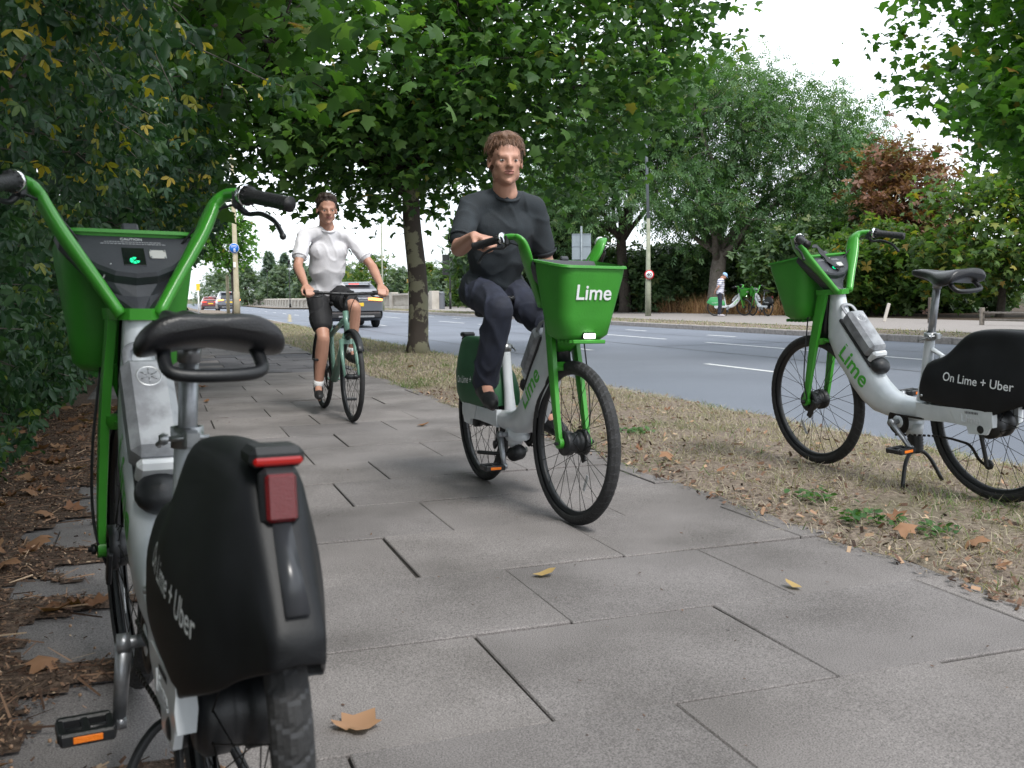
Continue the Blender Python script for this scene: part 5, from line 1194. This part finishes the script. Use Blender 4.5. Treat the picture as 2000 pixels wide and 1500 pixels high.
CHIP = (T_arr([(0, -.18, 0), (.9, -.22, .1), (1, .15, .06), (.1, .25, 0)]), np.array([(0, 1, 2), (0, 2, 3)]))
TWIG = (T_arr([(0, -.03, 0), (1, -.02, .02), (1, .02, .03), (0, .03, 0)]), np.array([(0, 1, 2), (0, 2, 3)]))
P_ = sample_litter(36000, .7, 9.5, -1.3, .9, bias=1.3); C = np.array([tuple(W(s, t, .008+.012*random.random()+min(.012, m_*.04))) for s, t, m_ in P_])
V1 = scatter(C, .0125*RNG.uniform(.4, 1.5, len(C)), CHIP, pitch=(0, .35), roll=(0, .5))
P_ = sample_litter(3600, .7, 9, -1.3, .7, bias=1.3); C = np.array([tuple(W(s, t, .016+.01*random.random())) for s, t, m_ in P_]); V2 = scatter(C, .075*RNG.uniform(.4, 1.6, len(C)), TWIG, pitch=(0, .12), roll=(0, .6))
V = np.concatenate([V1[0], V2[0]]); F = np.concatenate([V1[1], V2[1]+len(V1[0])]); r = np.concatenate([V1[2], V2[2]])
o = link(bpy.data.objects.new('leaf_litter', np_mesh('leaf_litter', V, F, LITM, r, False))); o['kind'] = 'stuff'
# berries
mb = MB()
for s, t, m_ in sample_litter(240, .8, 6, -.9, .75, thr=-.3): p = W(s, t, .012); rr = random.uniform(.0035, .0055); mb.ell(p, (rr, rr, rr), 6)
o = mb.build('fallen_berries', mat('dull berries', (.30, .19, .12), .6, world=True, var=.4, scale=60), recalc=False); o['kind'] = 'stuff'
def curled_leaf(tmpl, size, curl, seed):
    T, F = tmpl; rs = np.random.default_rng(seed); V = T.copy()*1.0; V[:, 0] -= .35; r2 = (V[:, 0]**2+V[:, 1]**2)
    V[:, 2] = curl*r2*1.2 + .10*np.sin(V[:, 0]*7+seed)*np.abs(V[:, 1]) + rs.normal(0, .02, len(V)); V[:, 1] *= (1-.35*abs(curl)); V *= size; V[:, 2] -= V[:, 2].min(); return V, F
_lm = [np_mesh('fallen_leaf', *curled_leaf(tm, sz, cu, i), DRYL, np.full(len(tm[0]), rv)) for i, (tm, sz, cu, rv) in enumerate((((LOBED_V, LOBED_F), .12, .5, .45), ((LOBED_V, LOBED_F), .14, -.4, .70), (OVAL, .09, .6, .6), ((LOBED_V, LOBED_F), .10, .8, .30), (OVAL, .075, .5, .90), ((LOBED_V, LOBED_F), .13, .3, .85)))]
def fallen(px, z, k, rot, label, group=None, sc_=1.0, tilt=(0, 0)):
    o = link(bpy.data.objects.new('fallen_leaf', _lm[k])); o.location = (px[0], px[1], z); o.rotation_euler = (tilt[0], tilt[1], rot); o.scale = (sc_,)*3; tag(o, label, 'leaf', group); return o
for s, t, m_ in sample_litter(190, 1.6, 9.5, -1.3, .0, thr=.10, bias=.75):
    fallen(W(s, t), .020, random.choice((0, 1, 2, 3, 3, 5)), random.uniform(0, 6.3), 'curled brown leaf lying in the litter below the hedge', 'dead leaves in the litter below the hedge', random.uniform(.45, .9), (random.uniform(-.4, .4), random.uniform(-.4, .4)))
fallen((-.35, 2.13), .004, 5, 1.1, 'pale pink and cream leaf on the paving nearest the camera', sc_=.8)
fallen((.09, 3.31), .004, 4, .2, 'small yellow brown leaf on the slab in front of the rider', sc_=1.1)
fallen((.91, 3.14), .004, 4, 2.2, 'pale green leaf fragment on the right side of the paving', sc_=.9)
fallen((-.67, 7.24), .004, 2, .6, 'orange leaf on the paving between the two riders', sc_=1.2)
fallen(W(9.5, .35), .004, 2, 1.6, 'brown leaf on the paving behind the left bicycle saddle', sc_=1.2)
fallen(W(11.1, .38), .004, 0, 2.6, 'far brown leaf on the paving under the hedge end', sc_=.9)
fallen((-1.55, 2.40), .030, 5, 2.0, 'cream coloured leaf curled in the litter by the left edge', sc_=.8, tilt=(.5, .2))
fallen((-1.04, 1.93), .012, 2, 2.9, 'pinkish leaf alone on bare paving in the bottom left corner', sc_=.8, tilt=(.3, .3))
for i, (s, t) in enumerate(((3.2, 2.75), (4.9, 2.62), (6.4, 2.9), (7.6, 3.0), (9.2, 3.3), (3.0, 2.62), (5.6, 3.6), (8.1, 2.7), (11, 3.1), (2.75, 2.72), (4.4, 2.66), (5.2, 2.60), (5.8, 2.95), (12.5, 3.0), (2.5, 2.58), (6.9, 3.7), (2.2, 2.62), (2.35, 2.75))):
    fallen(W(s, t), .045, i % 4, i*1.3, 'brown leaf caught in the dry grass of the verge', 'dead leaves in the verge', .62, (.3, -.3))
# verge grass
GRASS = leaf_mat('dry grass', [(0, (.12, .092, .074)), (.25, (.27, .22, .18)), (.55, (.47, .41, .335)), (.72, (.34, .31, .23)), (.80, (.12, .17, .06)), (1, (.075, .130, .038))], trans=.25, rough=.8)
def grass(name, n, s0, s1, t0, t1, hgt, wid, zf, bias=1.0, greener=0.0, lay=(1.0, .45), mask=None):
    S = s0+(s1-s0)*RNG.random(n)**bias; Tt = RNG.uniform(t0, t1, n); rr = []; C = []
    for s, t in zip(S, Tt):
        g_ = noise.noise(Vector((s*1.1, t*1.5, 11))) + .6*noise.noise(Vector((s*4, t*4, 2)))
        if mask and not mask(s, t, g_): continue
        gr = random.random() < (.03+greener + max(0, g_-.12)*1.2); rr.append(random.uniform(.74, 1) if gr else random.random()*.70); C.append(tuple(W(s, t, zf(s, t)-.004+zdrop(s))))
    C = np.array(C); r = np.array(rr); N_ = len(C); T, F = BLADE; T = T.copy(); T[:, 1] *= wid/hgt
    h = hgt*RNG.uniform(.35, 1.3, N_)*np.where(r > .73, 1.15, 1)
    V, Fs, rv = scatter(C, h, (T, F), pitch=(np.abs(RNG.normal(lay[0]-.45, lay[1], N_))).mean()*0+lay[0]*.5, roll=(0, .5), rnd=r) if False else scatter(C, h, (T, F), pitch=(lay[0]*.45, lay[1]), roll=(0, .5), rnd=r)
    o = link(bpy.data.objects.new(name, np_mesh(name, V, Fs, GRASS, rv, False))); o['kind'] = 'stuff'; return o
fringe = lambda s, t, g_: t > 2.36 + .16*noise.noise(Vector((s*1.3, 16.8, 1.7))) + .05*noise.noise(Vector((s*9, 3, 1)))
grass('dry_grass', 90000, 1.2, 11, 2.30, 4.33, .062, .0030, lambda s, t: max(0, verge_z(s, t)), bias=1.5, mask=lambda s, t, g_: fringe(s, t, g_) and (noise.noise(Vector((s*2.3, t*2.6, 31))) + .5*noise.noise(Vector((s*7, t*7, 3))) > -.16 or random.random() < .22) and not (t < 2.62 and random.random() < .45))
grass('dry_grass_beyond', 42000, 10, 36, 2.34, 4.34, .075, .0060, lambda s, t: max(0, verge_z(s, t)), bias=1.4, greener=.10, mask=fringe)
grass('far_verge_grass', 30000, 5, 80, 14.48, 16.2, .085, .014, lambda s, t: .05, greener=.12)
TUFT = leaf_mat('tall dry grass', [(0, (.16, .085, .045)), (.6, (.30, .17, .09)), (1, (.38, .26, .13))], trans=.2, rough=.8)
S = RNG.uniform(33.5, 47, 5200); Tt = RNG.uniform(22.4, 24.0, 5200); C = np.array([tuple(W(s, t, .05)) for s, t in zip(S, Tt) if noise.noise(Vector((s*.7, t, 0))) > -.15])
T, F = BLADE; T = T.copy(); T[:, 1] *= .022; o = leaves_obj('tall_dry_grass', C, RNG.uniform(.5, 1.15, len(C)), (T, F), TUFT, pitch=(.1, .3), roll=(0, .2)); o['kind'] = 'stuff'
P_ = [(1.6+8*random.random()**1.4, random.uniform(2.36, 4.25)) for _ in range(9000)]; P_ = [(s, t) for s, t in P_ if random.random() < .25+.9*math.exp(-(t-2.45)/.25)]
C = np.array([tuple(W(s, t, max(0, verge_z(s, t))+.006+.012*random.random())) for s, t in P_]); V, F, r = scatter(C, .020*RNG.uniform(.4, 1.9, len(C)), CHIP, pitch=(0, .4), roll=(0, .5)); o = link(bpy.data.objects.new('verge_litter', np_mesh('verge_litter', V, F, LITM, r, False))); o['kind'] = 'stuff'
C = np.array([tuple(W(1.2+8.5*random.random(), random.uniform(-.3, 2.4), .003)) for _ in range(420)]); V, F, r = scatter(C, .009*RNG.uniform(.3, 1.6, len(C)), CHIP, pitch=(0, .1), roll=(0, .2)); o = link(bpy.data.objects.new('path_crumbs', np_mesh('path_crumbs', V, F, LITM, r*.5, False))); o['kind'] = 'stuff'
# low weeds in the verge
WEED = leaf_mat('weed leaves', [(0, (.03, .09, .025)), (1, (.07, .15, .04))], trans=.3)
for i, (x, y, r_, lb) in enumerate(((1.33, 4.35, .11, 'nearest to the kickstand of the verge bicycle'), (1.42, 3.95, .12, 'half way between the verge bicycle and the paving'), (.80, 6.5, .13, 'by the front wheel of the ridden green bicycle'), (1.62, 3.72, .09, 'closest to the paving'))):
    n = 26; root = empty('weed', (x, y, .045)); C = np.array([(x+RNG.normal(0, r_*.45), y+RNG.normal(0, r_*.6), .045+abs(RNG.normal(0, .008))) for _ in range(n*2)])
    leaves_obj('weed_leaves', C, r_*.36*RNG.uniform(.6, 1.1, len(C)), OVAL, WEED, root, pitch=(-.25, .3), roll=(0, .3)); tag(root, 'low broad leaved green weed ' + lb, 'weed')

# ================================================================ poles, signs, signal, cabinet
CONC = mat('weathered concrete column', (.30, .26, .17), .85, col2=(.40, .36, .26), scale=5, bump=.4, bscale=40)
GCONC = mat('lichened concrete column', (.20, .22, .16), .85, col2=(.30, .31, .24), scale=5, bump=.4, bscale=40)
GALV = mat('galvanised grey', (.20, .23, .25), .55, metal=.3, var=.15, scale=5); SGREY = mat('sign back grey', (.22, .26, .29), .6, var=.1, scale=4)
BLUE = mat('sign blue', (.01, .13, .50), .35); SRED = mat('sign red', (.55, .02, .03), .35); SWH = mat('sign white', (.78, .78, .78), .4); SBL = mat('sign black', (.01, .01, .012), .4); IRON = mat('black iron', (.012, .013, .014), .5, var=.2)
def toward_cam(p): return math.atan2(-p[0], -p[1])   # yaw so that local -y faces the camera
def plate_root(parent, p):  # frame with x right, y up, z towards the camera
    d = Vector((-p[0], -p[1], 0)).normalized(); return frame_M(Vector(p)-parent.location, Vector((0, 0, 1)).cross(d), (0, 0, 1))
# column with the blue cycle and pedestrian sign
Bp = Vector((-12.63, 46, .03)); root = empty('lamp_column', Bp)
MB().lathe([(0, 0), (.15, 0), (.145, 1.2), (.125, 1.25), (.085, 7.5), (0, 7.5)], 8, 'z').build('column', CONC, root); tag(root, 'weathered concrete lamp column carrying the round blue sign', 'lamp post')
root2 = empty('cycle_and_pedestrian_sign', Bp+Vector((0, -.16, 3.2))); M = plate_root(root2, Bp+Vector((.0, -.16, 3.2)))
def onM(mb, nm, m_, par, M): o = mb.build(nm, m_, par); o.matrix_local = M; return o
onM(MB().lathe([(0, -.01), (.225, -.01), (.225, .005), (0, .005)], 32, 'z'), 'sign_plate', SWH, root2, M); onM(MB().lathe([(0, .005), (.21, .005), (.21, .008), (0, .008)], 32, 'z'), 'blue_face', BLUE, root2, M)
mb = MB()
for x in (-.075, .075): mb.lathe([(.036, .009), (.048, .009), (.048, .011), (.036, .011)], 16, 'z', (x, .085, 0), closed=True)
mb.tube([(-.075, .085, .01), (-.02, .085, .01), (.045, .125, .01), (-.04, .125, .01), (-.075, .085, .01)], .006, 5); mb.tube([(.075, .085, .01), (.04, .14, .01)], .006, 5)
onM(mb, 'cycle_symbol', SWH, root2, M); mb = MB(); mb.box((-.06, 0, .0095), (.0, .0, .0))
mb = MB().ell((.0, -.015, .010), (.02, .02, .003), 8)
for x, h_ in ((0, 1), (.048, .7)): mb.ell((x, -.02, .0095), (.017*h_, .017*h_, .002), 8); mb.tube([(x, -.045, .0095), (x, -.10, .0095)], [.020*h_, .017*h_], 6); mb.tube([(x, -.10, .0095), (x-.018, -.17, .0095)], .008, 5); mb.tube([(x, -.10, .0095), (x+.018, -.17, .0095)], .008, 5)
onM(mb, 'pedestrian_symbol', SWH, root2, M); tag(root2, 'round blue sign with white bicycle and walking figures', 'sign')
M2 = M.copy(); root3 = empty('small_notice', Bp+Vector((0, -.17, 2.45))); MB().box((0, 0, 0), (.10, .01, .24), bev=.003).build('notice_plate', SWH, root3); tag(root3, 'small white notice on the concrete column below the blue sign', 'notice')
root = empty('stub_column', (-17.0, 60, .0)); MB().lathe([(0, 0), (.11, 0), (.10, 2.3), (0, 2.42)], 8, 'z').build('column', CONC, root); tag(root, 'short pale broken column just left of the tall concrete lamp column', 'post')
root = empty('marker_post', (-21.9, 70, -.05)); MB().lathe([(0, 0), (.05, 0), (.05, 1.6), (0, 1.6)], 8, 'z').build('post', SWH, root); MB().box((0, 0, 1.8), (.25, .08, .5), bev=.02).build('marker_head', mat('yellow marker', (.7, .5, .03), .5), root); tag(root, 'thin white post with a yellow marker near the queue of cars', 'post')
# 40 limit column
Bp = Vector((5.53, 40.3, .06)); root = empty('lamp_column', Bp)
MB().lathe([(0, 0), (.125, 0), (.115, 1.4), (.10, 1.45), (.072, 3.9), (0, 3.9)], 8, 'z').build('lower_column', GCONC, root); mb = MB(); mb.tube([(0, 0, 3.9), (-.10, 0, 7.2), (-.22, 0, 10.4)], [.062, .052, .042], 12); mb.tube([(-.22, 0, 10.4), (-.6, -.35, 10.7), (-1.3, -1.0, 10.8)], .03, 8); mb.build('upper_column', GALV, root)
mb = MB().box((-1.45, -1.15, 10.8), (.55, .25, .1), Matrix.Rotation(R_(42), 3, 'Z'), bev=.03); mb.build('lantern', GALV, root)
tag(root, 'tall lichened lamp column across the road carrying the 40 sign', 'lamp post')
p = Bp+Vector((.02, -.16, 1.66)); rs = empty('speed_limit_sign', p); M = plate_root(rs, p)
onM(MB().lathe([(0, -.012), (.19, -.012), (.19, .004), (0, .004)], 32, 'z'), 'sign_plate', SRED, rs, M); onM(MB().lathe([(0, .004), (.145, .004), (.145, .007), (0, .007)], 32, 'z'), 'white_face', SWH, rs, M)
text('40', .20, SBL, rs, M @ Matrix.Translation((0, 0, .008)), depth=.001, bold=.004); tag(rs, 'round red rimmed 40 speed limit sign', 'sign')
# back of a large sign
p = Vector((2.98, 42.2, .06)); root = empty('road_sign', p); MB().tube([(0, -.04, 0), (0, -.04, 3.75)], .045, 10).build('post', GALV, root); MB().box((0, 0, 2.90), (.80, .02, 1.08), bev=.01).build('sign_back', SGREY, root)
mb = MB(); mb.box((0, -.02, 2.92), (.80, .02, .03)); mb.box((0, -.02, 3.42), (.80, .02, .03)); mb.build('brace', SGREY, root); tag(root, 'plain grey back of a rectangular road sign on a post', 'sign')
# back of traffic signal
p = Vector((-4.2, 69, .0)); root = empty('traffic_signal', p); mb = MB().tube([(0, 0, 0), (0, 0, 3.9)], .06, 10); mb.tube([(0, 0, 0), (0, 0, 1.2)], .085, 10); mb.tube([(0, 0, 3.9), (0, 0, 4.3)], .03, 6); mb.build('post', IRON, root)
MB().box((-.12, .12, 3.1), (.80, .03, 1.42), bev=.05).build('backing_board', IRON, root); mb = MB()
for z in (2.65, 3.05, 3.45): mb.box((-.12, .22, z), (.30, .18, .36), bev=.04)
mb.build('signal_heads', SBL, root); tag(root, 'black traffic signal seen from behind on a post', 'traffic light')
# cabinet
root = empty('utility_cabinet', (-4.95, 69.5, .0)); MB().box((0, 0, .58), (.64, .5, 1.16), bev=.03).build('body', mat('cabinet grey', (.10, .11, .13), .5, var=.2, scale=4), root); MB().lathe([(.0, .07), (.24, .07), (.32, .0), (.32, -.03)], 4, 'z', (0, 0, 1.2)).build('lid', mat('cabinet lid', (.16, .17, .19), .5), root); MB().box((.0, -.255, .55), (.5, .012, .95), bev=.004).build('door', mat('cabinet door', (.13, .14, .16), .5), root)
tag(root, 'dark grey utility cabinet at the end of the parapet', 'cabinet')
# lantern posts and a lamp column by the bridge
def lantern(x, y, h, label, z0):
    r = empty('lantern_post', (x, y, z0)); MB().lathe([(0, 0), (.16, 0), (.14, .5), (.07, .6), (.055, h*.6), (.04, h-.5), (0, h-.5)], 10, 'z').build('post', IRON, r)
    MB().lathe([(0, -.5), (.06, -.5), (.15, -.38), (.20, -.08), (.24, -.05), (.12, .06), (.03, .14), (0, .22)], 8, 'z', (0, 0, h)).build('lantern', IRON, r); tag(r, label, 'lamp post', 'black lantern posts on the bridge')
lantern(-31.2, 141, 6.6, 'black lantern post rising above the parapet, the nearest on the bridge', -.45); lantern(-45.5, 187, 6.6, 'black lantern post further along the bridge', -.5); lantern(-61, 232, 6.6, 'farthest black lantern post on the bridge', -.5)
root = empty('lamp_column', (-8.6, 67, .0)); MB().lathe([(0, 0), (.10, 0), (.09, 1.3), (.055, 1.4), (.04, 8), (0, 8)], 8, 'z').build('column', GCONC, root); tag(root, 'slim green grey lamp column behind the raised hand of the second rider', 'lamp post')
# ================================================================ stone parapet with balusters
STONE = mat('pale parapet stone', (.34, .31, .27), .85, col2=(.50, .47, .42), scale=1.6, bump=.3, bscale=12, world=True)
par = empty('bridge_parapet', (-5.3, 69.5, .0)); A = [Vector((-5.35, 69.3, .05)), Vector((-10.9, 81, 0.0)), Vector((-26.5, 128, -.42)), Vector((-61, 232, -.52)), Vector((-95, 330, -.55))]
def box_between(mb, a, b, w_, z0, z1, cap_=0):
    d = (b-a); L_ = math.hypot(d.x, d.y); u = Vector((d.x, d.y, 0)).normalized(); v = Vector((-u.y, u.x, 0)); vs = []
    for p in (a, b):
        for sx, z in ((-1, z0), (1, z0), (1, z1), (-1, z1)): vs.append(p + v*sx*w_/2 + Vector((0, 0, z)))
    mb.add([q-par.location for q in vs], [(0, 1, 2, 3), (7, 6, 5, 4), (0, 4, 5, 1), (1, 5, 6, 2), (2, 6, 7, 3), (3, 7, 4, 0)], False)
cop, pl, wl, bal = MB(), MB(), MB(), MB(); piers = []; d0 = 0
pier_me = MB().box((0, 0, .62), (.55, .62, 1.30), bev=.03).mesh('pier', STONE)
for a, b in zip(A[:-1], A[1:]):
    box_between(cop, a, b, .42, 1.02, 1.16); box_between(pl, a, b, .38, 0, .22); L_ = (b-a).length; n = int(L_/4.2); rz = math.atan2((b-a).y, (b-a).x)-math.pi/2
    for i in range(n):
        o = bpy.data.objects.new('pier', pier_me); link(o, par); o.location = a.lerp(b, i/n)-par.location; o.rotation_euler = (0, 0, rz)
        if a.y < 150:
            for k in range(1, 13): p = a.lerp(b, (i+k/13)/n)-par.location; bal.lathe([(.05, .2), (.09, .28), (.10, .42), (.055, .62), (.05, .85), (.09, 1.02)], 6, 'z', p)
        else: pass
    if a.y > 120: box_between(wl, a, b, .16, .2, 1.03)
cop.build('coping', STONE, par); pl.build('plinth', STONE, par); wl.build('pierced_panel', STONE, par); o = bal.build('balusters', STONE, par); o['kind'] = 'stuff'
tag(par, 'long pale stone parapet with balusters along the bridge', 'wall')
# ================================================================ low fence at right
FW = mat('grey fence timber', (.16, .14, .12), .9, col2=(.26, .23, .20), scale=12, bump=.5); fe = empty('low_fence', (11.0, 27.5, .06))
p0, p1 = W(20.3, 20.0, .06), W(13, 21.4, .06)
for k in range(7): q = p0.lerp(p1, k/6)-fe.location; MB().box(q+Vector((0, 0, .22)), (.10, .10, .46), bev=.012).build('fence_post', FW, fe)
for z in (.14, .32): mb = MB(); mb.tube([p0-fe.location+Vector((0, 0, z)), p1-fe.location+Vector((0, 0, z))], .03, 6); mb.build('rail', FW, fe)
tag(fe, 'low grey timber rail fence along the far pavement at right', 'fence')
root = empty('timber_post', (11.6, 27.6, .06)); MB().box((0, 0, .35), (.11, .11, .72), bev=.01).build('post', mat('dark timber', (.10, .08, .065), .9, var=.3), root); tag(root, 'dark square timber post standing left of the low rail fence', 'post')
root = empty('leaning_stake', (11.05, 29.5, .06)); MB().box((.05, 0, .27), (.09, .05, .56), Matrix.Rotation(R_(14), 3, 'Y'), bev=.01).build('stake', mat('pale stake', (.50, .46, .42), .8), root); tag(root, 'pale leaning stake at the back of the far pavement', 'post')
# ================================================================ cars
CGLASS = mat('car glass', (.02, .025, .03), .08, spec=.8, coat=.5); CRED = mat('car tail lens', (.45, .02, .02), .2, emit=((1, .05, .02), 1.2)); CLIT = mat('lit brake lens', (.8, .15, .05), .2, emit=((1, .25, .05), 3.0)); PLATE = mat('yellow number plate', (.75, .50, .04), .4); TRIM = mat('car trim', (.02, .02, .022), .5)
def car(s, t, z, paint, label, roof=None, h=1.58, lit=False):
    """x forward, rear bumper at x=0"""
    root = empty('parked_car' if False else 'car', W(s, t, z), STREET_ROT+math.pi/2)
    prof = [(0, .45, .50, .86), (.03, .32, .95, .90), (.15, .26, 1.02, .915), (.6, .22, 1.04, .925), (2.0, .20, 1.02, .93), (3.3, .22, .98, .92), (4.1, .28, .88, .88), (4.4, .40, .62, .78)]
    mb = MB(); rg = []
    for x, zb, zt, hw in prof: rg.append([(x, -hw*.94, zb), (x, -hw, zb+.12), (x, -hw, zt-.18), (x, -hw*.95, zt), (x, hw*.95, zt), (x, hw, zt-.18), (x, hw, zb+.12), (x, hw*.94, zb)])
    mb.rings(rg); auto_smooth(mb.build('body', paint, root), 30)
    gh = [(.10, 1.0, 1.02, .80), (.28, 1.0, 1.30, .74), (.50, 1.0, h-.06, .66), (.75, 1.0, h, .63), (1.9, 1.0, h+.01, .64), (2.5, 1.0, h-.07, .64), (3.15, .98, 1.03, .78)]
    mb = MB(); mb.rings([[(x, -.86, zb), (x, -w_, zt), (x, w_, zt), (x, .86, zb)] if zt > 1.05 else [(x, -.86, zb-.04), (x, -.84, zt), (x, .84, zt), (x, .86, zb-.04)] for x, zb, zt, w_ in gh], sm=False); mb.build('cabin', paint if not roof else paint, root)
    MB().rings([[(.085, -.66, 1.07), (.085, .66, 1.07), (.10, .66, 1.07), (.10, -.66, 1.07)], [(.42, -.56, h-.14), (.42, .56, h-.14), (.45, .56, h-.14), (.45, -.56, h-.14)]], sm=False).build('rear_window', CGLASS, root)
    for sy in (1, -1):
        for x0, x1 in ((.55, 1.55), (1.62, 2.75)):
            yb, yt = .845*sy, .70*sy; k = .12 if x0 > 1 else .05
            MB().rings([[(x0, yb, 1.07), (x1+(.22 if x0 > 1 else 0), yb, 1.07), (x1+(.22 if x0 > 1 else 0), yb-.03*sy, 1.07), (x0, yb-.03*sy, 1.07)], [(x0+k, yt, h-.13), (x1-.10, yt, h-.13), (x1-.10, yt-.03*sy, h-.13), (x0+k, yt-.03*sy, h-.13)]], sm=False).build('side_window', CGLASS, root)
        MB().rings([[(-.012, sy*.42, .93), (-.012, sy*.80, .90), (.02, sy*.895, .90), (.30, sy*.93, .95)], [(-.008, sy*.42, 1.0), (-.006, sy*.80, 1.01), (.03, sy*.885, 1.01), (.30, sy*.915, 1.0)]], close=False, caps=False, sm=False).build('tail_light', CLIT if lit else CRED, root).modifiers.new('t', 'SOLIDIFY').thickness = .02
        MB().rings([[(2.9, sy*.86, 1.02), (2.9, sy*1.03, 1.03), (2.9, sy*1.03, 1.17), (2.9, sy*.88, 1.16)], [(3.0, sy*.86, 1.03), (3.0, sy*1.0, 1.05), (3.0, sy*1.0, 1.14), (3.0, sy*.88, 1.14)]], sm=False).build('door_mirror', TRIM, root)
        for x in (.78, 3.50):
            w_ = MB().lathe([(0, -.10), (.20, -.10), (.31, -.10), (.345, -.06), (.345, .08), (.31, .11), (.22, .11), (.20, .09), (0, .09)], 28, 'y', (x, sy*.80, .345)); w_.build('wheel', RUBBER, root)
            MB().lathe([(0, .115), (.05, .12), (.19, .10), (.21, .09)], 12, 'y', (x, sy*.80 if sy > 0 else -.80-.205, .345)).build('wheel_trim', STEEL, root)
        MB().tube([(.5, sy*.60, h+.035), (2.3, sy*.60, h+.04)], .018, 6).build('roof_rail', STEEL, root)
    MB().box((.02, 0, .42), (.14, 1.70, .22), bev=.05).build('bumper', TRIM, root); MB().box((-.06, 0, .38), (.02, 1.2, .06), bev=.01).build('skid_plate', STEEL, root)
    pl_ = MB().box((-.008, 0, .78), (.015, .52, .115), bev=.004).build('number_plate', PLATE, root)
    MB().box((.40, 0, h+.01), (.30, 1.16, .03), Matrix.Rotation(R_(-4), 3, 'Y'), bev=.01).build('roof_spoiler', paint, root); MB().box((.335, 0, h-.035), (.02, .35, .02)).build('brake_light', CRED, root)
    MB().box((.02, 0, .90), (.02, .9, .025), bev=.005).build('trim_bar', STEEL, root)
    tag(root, label, 'car'); return root
SILV = mat('silver grey car paint', (.11, .12, .14), .3, metal=.4, coat=.6); GREYC = mat('blue grey car paint', (.16, .17, .20), .3, metal=.4, coat=.6); REDC = mat('dark red car paint', (.16, .02, .025), .3, coat=.6); WHC = mat('white van paint', (.55, .56, .58), .35, coat=.5)
car(33.0, 6.1, -.08, SILV, 'silver grey car with an orange lit tail lamp behind the second rider', h=1.50, lit=True)
car(85, 5.25, -.08+zdrop(87), GREYC, 'blue grey car with both tail lamps lit next to the pole', h=1.62, lit=True)
car(112, 5.0, -.08+zdrop(114), REDC, 'farthest car with red tail lamps at the left', h=1.5)
